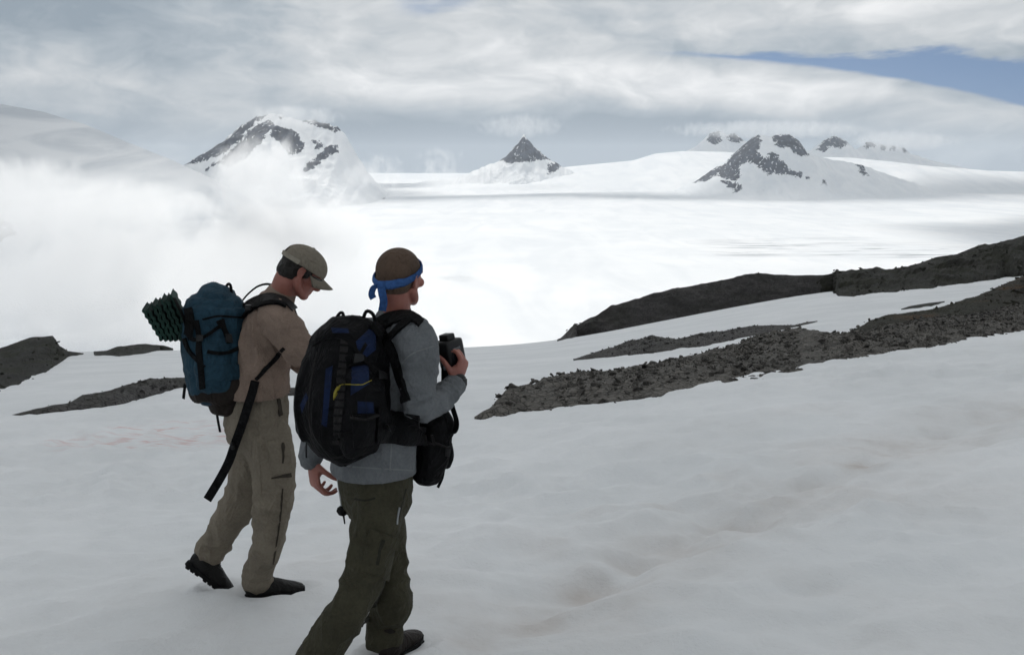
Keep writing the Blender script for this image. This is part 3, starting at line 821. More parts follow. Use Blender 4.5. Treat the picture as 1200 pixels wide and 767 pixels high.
def build_rocks():
    outcrop('rock_outcrop', 'long grey band of loose broken rock nearest the camera holder, crossing the snow',
        [(556, 489), (575, 482), (600, 468), (636, 452), (690, 441), (753, 434), (810, 424), (850, 414), (868, 406), (888, 396), (915, 391), (935, 387), (962, 392), (985, 394), (1010, 388), (1050, 383), (1088, 376), (1144, 370), (1200, 360), (1320, 336)],
        [(556, 490), (575, 489), (610, 483), (640, 479), (720, 469), (760, 465), (800, 456), (887, 444), (976, 425), (1030, 415), (1088, 405), (1140, 397), (1200, 387), (1320, 364)],
        M_RUBBLE, bulge=0.16, disp=0.30, dscale=0.9, stones=(12000, 0.07, 0.30, 300), ns=420, nr=44, edge=2.2, seed=1.0)
    outcrop('rock_outcrop', 'dark heath covered hump with a rusty brown patch above the broken rock',
        [(985, 397), (1003, 389), (1021, 379), (1066, 369), (1095, 365), (1121, 357), (1145, 349), (1166, 340), (1200, 324), (1260, 302), (1330, 285)],
        [(985, 398), (1003, 396), (1021, 392), (1066, 385), (1088, 380), (1144, 373), (1200, 363), (1330, 338)],
        M_HEATH, bulge=0.22, disp=0.30, dscale=1.6, stones=(500, 0.12, 0.5, 60), ns=200, edge=2.0, seed=4.0)
    outcrop('rock_outcrop', 'slender strip of low rock between the broken rock band and the skyline rib',
        [(672, 421), (714, 410), (740, 402), (764, 397), (778, 399), (792, 400), (831, 392), (887, 384), (932, 381), (945, 378), (958, 376)],
        [(672, 422), (714, 419), (753, 414), (792, 409), (842, 402), (887, 393), (920, 386), (945, 380), (958, 377)],
        M_SLAB, bulge=0.16, disp=0.25, dscale=1.2, stones=(1200, 0.08, 0.34, 100), ns=220, edge=1.5, seed=6.0)
    outcrop('rock_outcrop', 'tapering bare rock rib along the skyline edge of the snow beyond the camera',
        [(653, 399), (669, 385), (690, 373), (714, 360), (740, 351), (764, 344), (809, 335), (850, 326), (887, 320), (932, 322), (966, 322), (985, 321)],
        [(653, 400), (681, 394), (742, 378), (753, 372), (798, 360), (865, 341), (915, 331), (950, 328), (985, 326)],
        M_SLAB, bulge=0.2, disp=1.1, dscale=3.0, ytop=78.0, stones=(500, 0.15, 0.6, 60), ns=260, edge=1.8, seed=8.0)
    outcrop('rock_outcrop', 'dark mossy ridge rising to the right edge on the skyline above the snow strip',
        [(950, 325), (965, 323), (980, 321), (1021, 317), (1045, 316), (1060, 314), (1085, 307), (1116, 298), (1160, 287), (1200, 277), (1300, 250)],
        [(950, 326), (962, 329), (972, 336), (982, 346), (1000, 347), (1021, 344), (1088, 338), (1144, 330), (1200, 322), (1300, 306)],
        M_DARK, bulge=0.3, disp=1.3, dscale=3.6, ytop=80.0, stones=(600, 0.15, 0.6, 60), ns=240, edge=2.0, seed=10.0)
    outcrop('rock_outcrop', 'tiny dark sliver of rock in the white strip under the mossy ridge',
        [(1056, 362), (1066, 359), (1085, 356), (1107, 353)], [(1056, 363), (1068, 361.5), (1088, 359), (1107, 354.5)],
        M_DARK, bulge=0.06, disp=0.12, dscale=1.0, ns=60, nr=10, edge=0.5, seed=12.0)
    outcrop('rock_outcrop', 'blocky dark rock knoll on the snow edge at the far left',
        [(-160, 430), (-80, 418), (0, 407), (20, 400), (36, 395), (62, 394), (71, 407), (80, 412), (98, 414)],
        [(-160, 490), (-80, 472), (0, 456), (22, 450), (30, 445), (46, 438), (54, 437), (66, 428), (80, 418), (98, 415)],
        M_DARK, bulge=0.3, disp=0.6, dscale=2.4, ytop=58.0, stones=(400, 0.08, 0.36, 40), ns=200, edge=2.0, seed=14.0)
    outcrop('rock_outcrop', 'low dark rock hump on the snow edge left of the folded green pad',
        [(110, 416), (138, 406), (155, 404), (170, 403), (192, 404.5), (203, 408)],
        [(110, 416.5), (140, 417), (168, 414), (190, 410), (203, 409)],
        M_DARK, bulge=0.1, disp=0.4, dscale=2.0, ytop=66.0, stones=(160, 0.08, 0.3, 20), ns=120, nr=20, edge=1.0, seed=16.0)
    outcrop('rock_outcrop', 'thin dark rock band on the snow that runs behind the blue backpack',
        [(12, 487), (26, 484), (60, 478), (82, 475), (104, 467), (140, 461), (174, 449), (190, 447), (218, 446), (262, 450), (300, 455), (330, 456.5), (356, 457)],
        [(12, 488), (30, 486), (60, 483), (84, 480), (140, 473), (180, 463), (212, 455), (262, 458), (300, 461), (330, 462), (356, 462)],
        M_SLAB, bulge=0.16, disp=0.22, dscale=1.0, stones=(700, 0.08, 0.3, 100), ns=240, edge=1.2, seed=18.0)
# ------------------------------------------------------------------ tools for bodies, clothes and gear
def fabric(name, col, var=0.25, scale=60.0, rough=0.9, weave=0.0015, spec=0.2, crease=0.0065):
    def f(n):
        co = n.n('ShaderNodeTexCoord').outputs['Object']
        n1 = n.noise(co, 7.0, 5, 0.6); n2 = n.noise(co, scale, 3, 0.6); n3 = n.noise(co, scale * 6, 2, 0.5)
        dk = tuple(c * (1 - var) for c in col[:3]) + (1,); lt = tuple(min(1, c * (1 + var)) for c in col[:3]) + (1,)
        c = n.mix(n.ramp(n.m('ADD', n.m('MULTIPLY', n1, 0.6), n.m('MULTIPLY', n2, 0.4)), 0.32, 0.68), dk, lt)
        h = n.m('ADD', n.m('MULTIPLY', n2, weave * 2.0), n.m('ADD', n.m('MULTIPLY', n3, weave), n.m('MULTIPLY', n.noise(co, 18.0, 4, 0.6), 0.006)))
        cz_ = n.noise(n.map(co, (1, 1, 0.75)), 8.5, 3, 0.55, 1.6)
        cz_ = n.m('POWER', n.m('SUBTRACT', 1.0, n.m('ABSOLUTE', n.m('MULTIPLY', n.m('SUBTRACT', cz_, 0.5), 5.0)), 0.0, True), 2.0)
        h = n.m('ADD', h, n.m('MULTIPLY', cz_, crease))
        bp = n.n('ShaderNodeBump', {'Height': h, 'Strength': 0.85, 'Distance': 1.0})
        p = n.n('ShaderNodeBsdfPrincipled', {'Base Color': c, 'Roughness': rough, 'Normal': bp.outputs[0]})
        p.inputs['Specular IOR Level'].default_value = spec
        n.n('ShaderNodeOutputMaterial', {0: p.outputs[0]})
    return material(name, f)
def plain(name, col, rough=0.45, spec=0.5, metal=0.0, nscale=40.0, nvar=0.15):
    def f(n):
        co = n.n('ShaderNodeTexCoord').outputs['Object']
        c = n.mix(n.noise(co, nscale, 4, 0.6), tuple(v * (1 - nvar) for v in col[:3]) + (1,), tuple(min(1, v * (1 + nvar)) for v in col[:3]) + (1,))
        p = n.n('ShaderNodeBsdfPrincipled', {'Base Color': c, 'Roughness': rough, 'Metallic': metal})
        p.inputs['Specular IOR Level'].default_value = spec
        n.n('ShaderNodeOutputMaterial', {0: p.outputs[0]})
    return material(name, f)
def skin_setup(n):
    co = n.n('ShaderNodeTexCoord').outputs['Object']
    n1 = n.noise(co, 14.0, 4, 0.6); n2 = n.noise(co, 160.0, 3, 0.6)
    c = n.mix(n.ramp(n1, 0.3, 0.7), (0.235, 0.083, 0.062, 1), (0.315, 0.122, 0.090, 1))
    bp = n.n('ShaderNodeBump', {'Height': n.m('MULTIPLY', n2, 0.0012), 'Strength': 0.5, 'Distance': 1.0})
    p = n.n('ShaderNodeBsdfPrincipled', {'Base Color': c, 'Roughness': 0.5, 'Normal': bp.outputs[0]})
    p.inputs['Subsurface Weight'].default_value = 0.25
    p.inputs['Subsurface Radius'].default_value = (0.02, 0.006, 0.003)
    p.inputs['Subsurface Scale'].default_value = 0.35
    n.n('ShaderNodeOutputMaterial', {0: p.outputs[0]})
M_SKIN = material('skin', skin_setup)
M_BUZZ = fabric('cropped_hair', (0.088, 0.058, 0.041, 1), 0.3, 260.0, 0.8, 0.0012)
M_HAIR = fabric('dark_hair', (0.014, 0.011, 0.009, 1), 0.4, 220.0, 0.55, 0.003, 0.4)
M_BAND = fabric('blue_bandana', (0.030, 0.078, 0.210, 1), 0.35, 70.0)
M_GREY = fabric('grey_fleece', (0.130, 0.138, 0.145, 1), 0.18, 90.0, 0.95, 0.002)
M_GSEAM = fabric('grey_seam', (0.17, 0.178, 0.182, 1), 0.15, 120.0)
M_OLIVE = fabric('olive_canvas', (0.043, 0.040, 0.025, 1), 0.22, 80.0, 0.85)
M_ODARK = fabric('olive_dark', (0.022, 0.021, 0.015, 1), 0.2, 80.0)
M_TAN = fabric('tan_shirt', (0.215, 0.158, 0.125, 1), 0.16, 120.0)
M_KHAKI = fabric('khaki_canvas', (0.175, 0.150, 0.115, 1), 0.18, 90.0, 0.88)
M_KDARK = fabric('khaki_dark', (0.040, 0.033, 0.026, 1), 0.2, 90.0)
M_CAP = fabric('khaki_cap', (0.175, 0.153, 0.120, 1), 0.15, 120.0)
M_CAPL = fabric('cap_strap', (0.26, 0.235, 0.19, 1), 0.12, 120.0)
M_BLACK = fabric('black_nylon', (0.0042, 0.0042, 0.0048, 1), 0.4, 50.0, 0.72, 0.0012, 0.10)
M_WEB = fabric('black_webbing', (0.0048, 0.0048, 0.0052, 1), 0.3, 150.0, 0.8, 0.0015, 0.10)
M_GPACK = fabric('charcoal_nylon', (0.017, 0.016, 0.016, 1), 0.3, 60.0, 0.75, 0.0012, 0.12)
M_NAVY = fabric('navy_nylon', (0.0045, 0.0115, 0.038, 1), 0.35, 50.0, 0.7, 0.001, 0.15)
M_TEAL = fabric('teal_nylon', (0.015, 0.042, 0.064, 1), 0.25, 55.0, 0.75, 0.0012, 0.15)
M_BROWN = fabric('dark_brown_nylon', (0.018, 0.014, 0.012, 1), 0.25, 55.0, 0.75, 0.0012, 0.12)
M_YELLOW = fabric('yellow_cord', (0.26, 0.22, 0.035, 1), 0.2, 200.0)
M_PAD = fabric('green_foam', (0.010, 0.030, 0.023, 1), 0.3, 120.0, 0.8)
M_PADD = fabric('dark_foam', (0.006, 0.013, 0.011, 1), 0.3, 120.0, 0.85)
M_BOOT = fabric('black_leather', (0.007, 0.0065, 0.006, 1), 0.35, 60.0, 0.6, 0.0015, 0.25)
M_BOOTB = fabric('brown_leather', (0.014, 0.010, 0.008, 1), 0.35, 60.0, 0.65, 0.0015, 0.2)
M_SOLE = plain('boot_rubber', (0.006, 0.006, 0.006, 1), 0.8, 0.15)
M_PLAST = plain('black_plastic', (0.006, 0.006, 0.0065, 1), 0.45, 0.3)
M_METAL = plain('grey_metal', (0.30, 0.31, 0.32, 1), 0.35, 0.5, 1.0)
M_LENS = plain('lens_glass', (0.01, 0.012, 0.016, 1), 0.06, 0.7)

def crom(pts, k):
    """Catmull-Rom through rows of numbers, k samples per span."""
    A = np.asarray(pts, float)
    if len(A) < 3: return np.array([A[0] + (A[-1] - A[0]) * t for t in np.linspace(0, 1, k + 1)])
    Q = np.vstack([2 * A[0] - A[1], A, 2 * A[-1] - A[-2]])
    out = []
    for i in range(1, len(Q) - 2):
        for t in np.linspace(0, 1, k, endpoint=False):
            p0, p1, p2, p3 = Q[i - 1], Q[i], Q[i + 1], Q[i + 2]
            out.append(0.5 * (2 * p1 + (p2 - p0) * t + (2 * p0 - 5 * p1 + 4 * p2 - p3) * t * t + (3 * p1 - p0 - 3 * p2 + p3) * t ** 3))
    out.append(A[-1])
    return np.array(out)

def loft(bm, pts, rads, side=(1, 0, 0), n=18, k=4, ex=2.0, cap=True):
    """closed tube: pts = path, rads = (along side, across side) per point, ex > 2 squares the section off."""
    rows = [list(p) + (list(r) if hasattr(r, '__len__') else [r, r]) for p, r in zip(pts, rads)]
    A = crom(rows, k)
    P = A[:, :3]; Rr = np.maximum(A[:, 3:], 0.002)
    T = np.gradient(P, axis=0); T /= np.linalg.norm(T, axis=1)[:, None] + 1e-12
    side = np.asarray(side, float)
    rings = []
    def ring(p, t_, ra, rb):
        s = side - t_ * (side @ t_); s /= np.linalg.norm(s) + 1e-9
        b = np.cross(t_, s)
        vs = []
        for i in range(n):
            a = 2 * math.pi * i / n; c_, s_ = math.cos(a), math.sin(a)
            c_ = math.copysign(abs(c_) ** (2 / ex), c_); s_ = math.copysign(abs(s_) ** (2 / ex), s_)
            vs.append(bm.verts.new(p + s * (ra * c_) + b * (rb * s_)))
        return vs
    if cap:
        m_ = min(Rr[0]) * 0.75
        rings.append(ring(P[0] - T[0] * m_ * 0.95, T[0], Rr[0][0] * 0.35, Rr[0][1] * 0.35))
        rings.append(ring(P[0] - T[0] * m_ * 0.6, T[0], Rr[0][0] * 0.8, Rr[0][1] * 0.8))
    for p, t_, r in zip(P, T, Rr):
        rings.append(ring(p, t_, r[0], r[1]))
    if cap:
        m_ = min(Rr[-1]) * 0.75
        rings.append(ring(P[-1] + T[-1] * m_ * 0.6, T[-1], Rr[-1][0] * 0.8, Rr[-1][1] * 0.8))
        rings.append(ring(P[-1] + T[-1] * m_ * 0.95, T[-1], Rr[-1][0] * 0.35, Rr[-1][1] * 0.35))
    for a, b in zip(rings[:-1], rings[1:]):
        for i in range(n):
            bm.faces.new((a[i], a[(i + 1) % n], b[(i + 1) % n], b[i]))
    bm.faces.new(rings[0][::-1]); bm.faces.new(rings[-1])

def ball(bm, c, r, M=None, seg=20):
    """ellipsoid; r = radii, M = 3x3 frame."""
    res = bmesh.ops.create_uvsphere(bm, u_segments=seg, v_segments=seg // 2 + 2, radius=1.0)
    M = M or Matrix.Identity(3)
    for v in res['verts']:
        v.co = Vector(c) + M @ Vector((v.co.x * r[0], v.co.y * r[1], v.co.z * r[2]))
def bbox(bm, c, half, M=None, bev=0.0):
    res = bmesh.ops.create_cube(bm, size=2.0)
    vs = res['verts']
    if bev > 0:
        for v in vs: v.co = Vector((v.co.x * half[0], v.co.y * half[1], v.co.z * half[2]))
        es = list({e for v in vs for e in v.link_edges})
        rb = bmesh.ops.bevel(bm, geom=es, offset=bev, segments=2, affect='EDGES', profile=0.6)
        vs = list({v for f_ in rb['faces'] for v in f_.verts} | {v for v in vs if v.is_valid})
        half = (1, 1, 1)
    M = M or Matrix.Identity(3)
    for v in vs:
        v.co = Vector(c) + M @ Vector((v.co.x * half[0], v.co.y * half[1], v.co.z * half[2]))
def tube(bm, pts, r, n=8, k=4):
    d_ = Vector(pts[-1]) - Vector(pts[0])
    side = d_.orthogonal() if d_.length > 1e-6 else Vector((1, 0, 0))
    loft(bm, pts, [r] * len(pts) if not hasattr(r, '__len__') else r, side, n=n, k=k)

def mesh_of(bm, name, smooth=True):
    bmesh.ops.recalc_face_normals(bm, faces=bm.faces)
    me = bpy.data.meshes.new(name); bm.to_mesh(me); bm.free()
    me.polygons.foreach_set('use_smooth', np.full(len(me.polygons), smooth))
    return me
def part(name, fn, mat, parent, smooth=True, **pr):
    bm = bmesh.new(); fn(bm)
    return link(name, mesh_of(bm, name, smooth), mat, parent, **pr)
def solid(name, fn, voxel, mat, parent, relax=4, post=None, cut=None):
    """fuse overlapping closed shapes into one skin; returns object and a ray-cast tree in world space."""
    bm = bmesh.new(); fn(bm)
    me = mesh_of(bm, name)
    tmp = bpy.data.objects.new(name, me); COL.objects.link(tmp)
    md = tmp.modifiers.new('r', 'REMESH'); md.mode = 'VOXEL'; md.voxel_size = voxel; md.use_smooth_shade = True
    if relax:
        ms_ = tmp.modifiers.new('s', 'SMOOTH'); ms_.factor = 0.5; ms_.iterations = relax
    dg = bpy.context.evaluated_depsgraph_get()
    out = bpy.data.meshes.new_from_object(tmp.evaluated_get(dg))
    bpy.data.objects.remove(tmp); bpy.data.meshes.remove(me)
    out.name = name
    if post:
        co, no = get_co(out), get_no(out)
        set_co(out, post(co, no))
    if cut:
        bm = bmesh.new(); bm.from_mesh(out)
        for pc, pn in cut:
            bmesh.ops.bisect_plane(bm, geom=bm.verts[:] + bm.edges[:] + bm.faces[:], plane_co=pc, plane_no=pn, clear_outer=True)
        bm.to_mesh(out); bm.free()
    out.polygons.foreach_set('use_smooth', np.full(len(out.polygons), True))
    tree = BVHTree.FromPolygons([v.co.copy() for v in out.vertices], [p_.vertices[:] for p_ in out.polygons])
    return link(name, out, mat, parent), tree

def sheet(name, G, N, off, thick, mat, parent, smooth=True, **pr):
    """grid of points G (r,c,3) with outward normals N -> closed slab lying on what it covers."""
    r, c = G.shape[:2]
    top = G + N * (off + thick); bot = G + N * (off - 0.012)
    co = np.concatenate([top.reshape(-1, 3), bot.reshape(-1, 3)])
    idx = np.arange(r * c).reshape(r, c)
    q = np.stack([idx[:-1, :-1], idx[:-1, 1:], idx[1:, 1:], idx[1:, :-1]], -1).reshape(-1, 4)
    b = q[:, ::-1] + r * c
    loop = np.concatenate([idx[0, :], idx[1:, -1], idx[-1, -2::-1], idx[-2:0:-1, 0]])
    nx = np.roll(loop, -1)
    s = np.stack([loop, loop + r * c, nx + r * c, nx], -1)
    me = from_np(name, co, np.concatenate([q, b, s]), smooth)
    bm = bmesh.new(); bm.from_mesh(me); bmesh.ops.recalc_face_normals(bm, faces=bm.faces)
    for e in bm.edges:
        if len(e.link_faces) == 2 and e.link_faces[0].normal.dot(e.link_faces[1].normal) < 0.5: e.smooth = False
    bm.to_mesh(me); bm.free()
    return link(name, me, mat, parent, **pr)

def cast(trees, G):
    """send each pixel of a grid onto the first of some surfaces that it meets."""
    r, c = G.shape[:2]
    P = np.full((r, c, 3), np.nan); N = np.zeros((r, c, 3))
    for i in range(r):
        for j in range(c):
            dr = ray_dir(*G[i, j]); best = None
            for t_ in trees:
                h = t_.ray_cast(Vector((0, 0, 0)), dr)
                if h[0] is not None and (best is None or h[3] < best[3]): best = h
            if best:
                n_ = best[1] if best[1].dot(dr) < 0 else -best[1]
                P[i, j] = best[0]; N[i, j] = n_
    ok = ~np.isnan(P[..., 0])
    if not ok.any(): return None, None
    ii, jj = np.where(ok)
    for i, j in zip(*np.where(~ok)):                       # past the edge: keep the depth of the nearest hit
        k_ = np.argmin((ii - i) ** 2 + (jj - j) ** 2)
        q = P[ii[k_], jj[k_]]; dr = ray_dir(*G[i, j])
        P[i, j] = np.array(dr) * (q[1] / dr.y); N[i, j] = N[ii[k_], jj[k_]]
    for _ in range(3):                                      # relax, so that it lies taut
        for A in (P, N):
            B = A.copy()
            if r > 2: B[1:-1] = 0.5 * A[1:-1] + 0.25 * (A[:-2] + A[2:])
            A[:] = B; B = A.copy()
            if c > 2: B[:, 1:-1] = 0.5 * A[:, 1:-1] + 0.25 * (A[:, :-2] + A[:, 2:])
            A[:] = B
    N /= np.linalg.norm(N, axis=2)[..., None] + 1e-9
    return P, N
def strap_on(name, trees, line, width, mat, parent, off=0.002, thick=0.006, k=8, **pr):
    C = crom(np.array(line, float), k)
    T = np.gradient(C, axis=0); T /= np.linalg.norm(T, axis=1)[:, None]
    Nn = np.stack([-T[:, 1], T[:, 0]], 1)
    wd = np.interp(np.linspace(0, 1, len(C)), np.linspace(0, 1, len(width)), width) if hasattr(width, '__len__') else np.full(len(C), width)
    G = np.stack([C + Nn * (wd * s)[:, None] for s in (-0.5, -0.2, 0.2, 0.5)], 1)
    P, N = cast(trees, G)
    if P is None: return None
    return sheet(name, P, N, off, thick, mat, parent, **pr)
def patch_on(name, trees, quad, mat, parent, off=0.002, thick=0.005, n=(10, 10), puff=0.0, **pr):
    """quad = corners top-left, top-right, bottom-right, bottom-left in pixels."""
    q = np.array(quad, float)
    u = np.linspace(0, 1, n[1])[None, :, None]; v = np.linspace(0, 1, n[0])[:, None, None]
    G = (q[0] * (1 - u) + q[1] * u) * (1 - v) + (q[3] * (1 - u) + q[2] * u) * v
    P, N = cast(trees, G)
    if P is None: return None
    if puff:
        P = P + N * (puff * (np.sin(np.pi * u) * np.sin(np.pi * v)) ** 0.5)
    return sheet(name, P, N, off, thick, mat, parent, **pr)
def ribbon(name, pts, wdir, width, thick, mat, parent, k=6, **pr):
    C = crom([list(p) for p in pts], k)
    T = np.gradient(C, axis=0); T /= np.linalg.norm(T, axis=1)[:, None]
    wd = np.asarray(wdir, float); W = wd - T * (T @ wd)[:, None]; W /= np.linalg.norm(W, axis=1)[:, None]
    N = np.cross(W, T)
    G = np.stack([C + W * (width * s) for s in (-0.5, 0.5)], 1)
    bm = bmesh.new(); rows = []
    for i in range(len(C)):
        rows.append([bm.verts.new(C[i] + W[i] * width * a + N[i] * thick * b) for a, b in ((-.5, -.5), (.5, -.5), (.5, .5), (-.5, .5))])
    for a, b in zip(rows[:-1], rows[1:]):
        for i in range(4): bm.faces.new((a[i], a[(i + 1) % 4], b[(i + 1) % 4], b[i]))
    bm.faces.new(rows[0][::-1]); bm.faces.new(rows[-1])
    return link(name, mesh_of(bm, name, False), mat, parent, **pr)

def frame(heading, pitch=0.0, roll=0.0):
    """columns: right, forward, up for someone facing `heading` (clockwise from the view direction)."""
    h = math.radians(heading); p_ = math.radians(pitch)
    Fv = Vector((math.sin(h), math.cos(h), 0)); Rv = Vector((math.cos(h), -math.sin(h), 0)); Uv = Vector((0, 0, 1))
    F2 = Fv * math.cos(p_) - Uv * math.sin(p_); U2 = Uv * math.cos(p_) + Fv * math.sin(p_)
    r_ = math.radians(roll)
    R3 = Rv * math.cos(r_) - U2 * math.sin(r_); U3 = U2 * math.cos(r_) + Rv * math.sin(r_)
    return Matrix((R3, F2, U3)).transposed()

# ------------------------------------------------------------------ anatomy
def head_shapes(bm, c, M, s=1.0):
    L = lambda x, y, z: Vector(c) + M @ (Vector((x, y, z)) * s)
    b = lambda x, y, z, rx, ry, rz: ball(bm, L(x, y, z), (rx * s, ry * s, rz * s), M)
    b(0, -0.012, 0.045, 0.077, 0.098, 0.080)            # cranium
    b(0, 0.040, 0.010, 0.066, 0.056, 0.075)             # forehead and cheeks
    b(0, 0.045, -0.050, 0.052, 0.045, 0.055)            # mouth
    b(0, 0.068, -0.085, 0.030, 0.026, 0.024)            # chin
    for sx in (-1, 1):
        loft(bm, [L(sx * .062, -0.005, -0.030), L(sx * .056, 0.020, -0.066), L(sx * .025, 0.066, -0.090)], [.022 * s, .020 * s, .018 * s], M @ Vector((1, 0, 0)))   # jaw
        b(sx * .046, 0.072, -0.012, 0.022, 0.020, 0.020)  # cheekbone
        b(sx * .030, 0.084, 0.028, 0.026, 0.014, 0.010)   # brow
        b(sx * .031, 0.078, 0.010, 0.013, 0.012, 0.012)   # eye
        # ear: rim, lobe, bowl
        loft(bm, [L(sx * .076, 0.004, -0.026), L(sx * .082, -0.014, -0.014), L(sx * .088, -0.024, 0.012), L(sx * .086, -0.012, 0.030), L(sx * .078, 0.006, 0.022)], [.0065 * s, .006 * s, .006 * s, .006 * s, .006 * s], M @ Vector((0, 1, 0)), n=10)
        b(sx * .078, -0.008, 0.002, 0.007, 0.017, 0.025)
    loft(bm, [L(0, 0.088, 0.020), L(0, 0.104, -0.004), L(0, 0.114, -0.024), L(0, 0.092, -0.034)], [(.008 * s, .008 * s), (.010 * s, .011 * s), (.015 * s, .012 * s), (.012 * s, .008 * s)], M @ Vector((1, 0, 0)))
    b(0, 0.088, -0.052, 0.022, 0.010, 0.0055)
    b(0, 0.086, -0.064, 0.019, 0.010, 0.0060)

def hand_shapes(bm, W, D, PN, side, curls, thumb=(0.7, 0.5), spread=0.08, L=1.0):
    """W wrist, D towards the knuckles, PN the way the palm faces, side +1 when the thumb lies along PN x D."""
    D = Vector(D).normalized(); PN = Vector(PN); PN = (PN - D * PN.dot(D)).normalized()
    A = PN.cross(D).normalized() * side                     # towards the thumb
    W = Vector(W)
    K = W + D * 0.098 * L
    loft(bm, [W - D * 0.03, W + D * .015, W + D * 0.055 * L, K - D * .004], [(.027, .019), (.028, .018), (.040 * L, .016), (.041 * L, .013)], A, n=16)
    ball(bm, W + D * .04 * L + A * .024 + PN * .010, (.020, .030, .016), Matrix((A, D, PN)).transposed())
    ln = (0.085, 0.094, 0.087, 0.068)
    for i in range(4):
        o = (1.5 - i) * 0.0205 * L
        p0 = K + A * o - D * (0.006 if i in (0, 2) else 0.0 if i == 1 else 0.013)
        d_ = (D + A * (1.5 - i) * spread).normalized()
        pts = [p0 - d_ * .02]; ang = 0
        pts.append(p0)
        for j, fr in enumerate((0.46, 0.30, 0.24)):
            ang += curls[i] * (0.9, 1.1, 0.8)[j]
            dd = d_ * math.cos(ang) + PN * math.sin(ang)
            p0 = p0 + dd * ln[i] * fr * L
            pts.append(p0)
        rr = [.0100, .0100, .0092, .0084, .0070]
        loft(bm, pts, [r * L * (0.86 if i == 3 else 1) for r in rr], A, n=10, k=3)
    t0 = W + D * .022 * L + A * .026 + PN * .008
    td = (D * 0.75 + A * thumb[0] + PN * thumb[1]).normalized()
    t1 = t0 + td * .042 * L
    td2 = (td + PN * thumb[1] * 0.9 + D * 0.25 - A * 0.35 * thumb[0]).normalized()
    t2 = t1 + td2 * .034 * L; t3 = t2 + (td2 + PN * thumb[1] * 0.5).normalized() * .024 * L
    loft(bm, [t0 - td * .01, t0, t1, t2, t3], [.014, .0145, .0118, .0108, .0082], PN, n=10, k=3)

def boot_frame(heel, toe_dir, up=(0, 0, 1)):
    x = Vector(toe_dir).normalized(); u = Vector(up); u = (u - x * u.dot(x)).normalized(); y = u.cross(x)
    return Vector(heel), Matrix((x, y, u)).transposed()
def make_boot(root, heel, toe_dir, up, mat, shaft_to, ln=1.0):
    o, M = boot_frame(heel, toe_dir, up)
    L = lambda x, y, z: o + M @ Vector((x * ln, y, z))
    Y_ = M @ Vector((0, 1, 0))
    def up_(bm):
        secs = [(0.012, .062, .026, .040), (.04, .066, .037, .050), (.09, .064, .038, .050), (.145, .060, .041, .046), (.20, .050, .046, .035), (.245, .043, .046, .027), (.282, .037, .034, .019)]
        loft(bm, [L(a, 0, b) for a, b, _, _ in secs], [(c, d_) for _, _, c, d_ in secs], Y_, n=20, ex=2.3)
        loft(bm, [L(.07, 0, .06), L(.064, 0, .115), Vector(shaft_to)], [(.044, .052), (.046, .054), (.050, .056)], Y_, n=20)
        loft(bm, [L(.13, 0, .105), L(.10, 0, .15), L(.085, 0, .185)], [(.022, .014), (.026, .014), (.026, .014)], Y_, n=12)   # tongue
    b, tr = solid('boot', up_, 0.006, mat, root, 2)
    def sole(bm):
        out = [(0, -.020), (-.008, 0), (0, .020), (.02, .034), (.07, .034), (.13, .035), (.19, .047), (.24, .048), (.28, .036), (.298, .012), (.298, -.012), (.28, -.036), (.24, -.048), (.19, -.047), (.13, -.035), (.07, -.034), (.02, -.034)]
        lo = [bm.verts.new(L(a, c, .010)) for a, c in out]; hi = [bm.verts.new(L(a * 1.005, c * 1.05, .034 + .006 * (a > .26))) for a, c in out]
        bm.faces.new(lo); bm.faces.new(hi[::-1])
        for i in range(len(out)): bm.faces.new((lo[i], lo[(i + 1) % len(out)], hi[(i + 1) % len(out)], hi[i]))
        for a in (.012, .042, .072, .125, .155, .185, .215, .245, .272):
            for c in (-1, 1):
                w_ = .013 if a < .1 else .017
                bbox(bm, L(a, c * (w_ + .006), .0075), (.010, w_, .005), M)
    part('sole', sole, M_SOLE, b, False)
    def lace(bm):
        for a, z in ((.120, .116), (.138, .109), (.156, .101), (.174, .093)):
            tube(bm, [L(a, -.030, z - .016), L(a + .006, 0, z), L(a, .030, z - .016)], .0032, 6, 3)
    part('lace', lace, M_GPACK, b)
    return b

# folds: rings round a joint, plus drape
def folds(joints, amp, seed=0.0, drape=0.004, pitch=0.085):
    """cloth: drape all over, and slack creases round each joint (centre, reach, limb direction)."""
    def f(co, no):
        dsp = drape * 1.6 * fbm(co * np.array([8.0, 8.0, 5.0]) + seed, 4)
        dsp = dsp + drape * 0.9 * (1 - np.abs(2 * vnoise(co * np.array([17.0, 17.0, 8.0]) + seed * 3) - 1)) ** 3
        for k, (c, r, ax) in enumerate(joints):
            d_ = co - np.array(c); ax = np.array(ax, float); ax /= np.linalg.norm(ax)
            h = d_ @ ax; rr = np.linalg.norm(d_, axis=1)
            sl = np.cross(ax, [0.3, 0.8, 0.2])
            wob = 0.10 * fbm(co * 7 + seed + 3 * k, 3) + (0.45 if k % 2 else -0.4) * (d_ @ sl)
            g = np.exp(-(rr / r) ** 2) * np.clip(0.55 + 2.2 * fbm(co * 9 + seed + 7 * k, 2), 0, 1.3)
            ph = (h + wob) / pitch
            tri = np.abs(ph - np.round(ph)) * 2
            dsp = dsp + amp * g * (1.2 * (1 - tri) ** 1.6 - 0.7)
        return co + no * dsp[:, None]
    return f
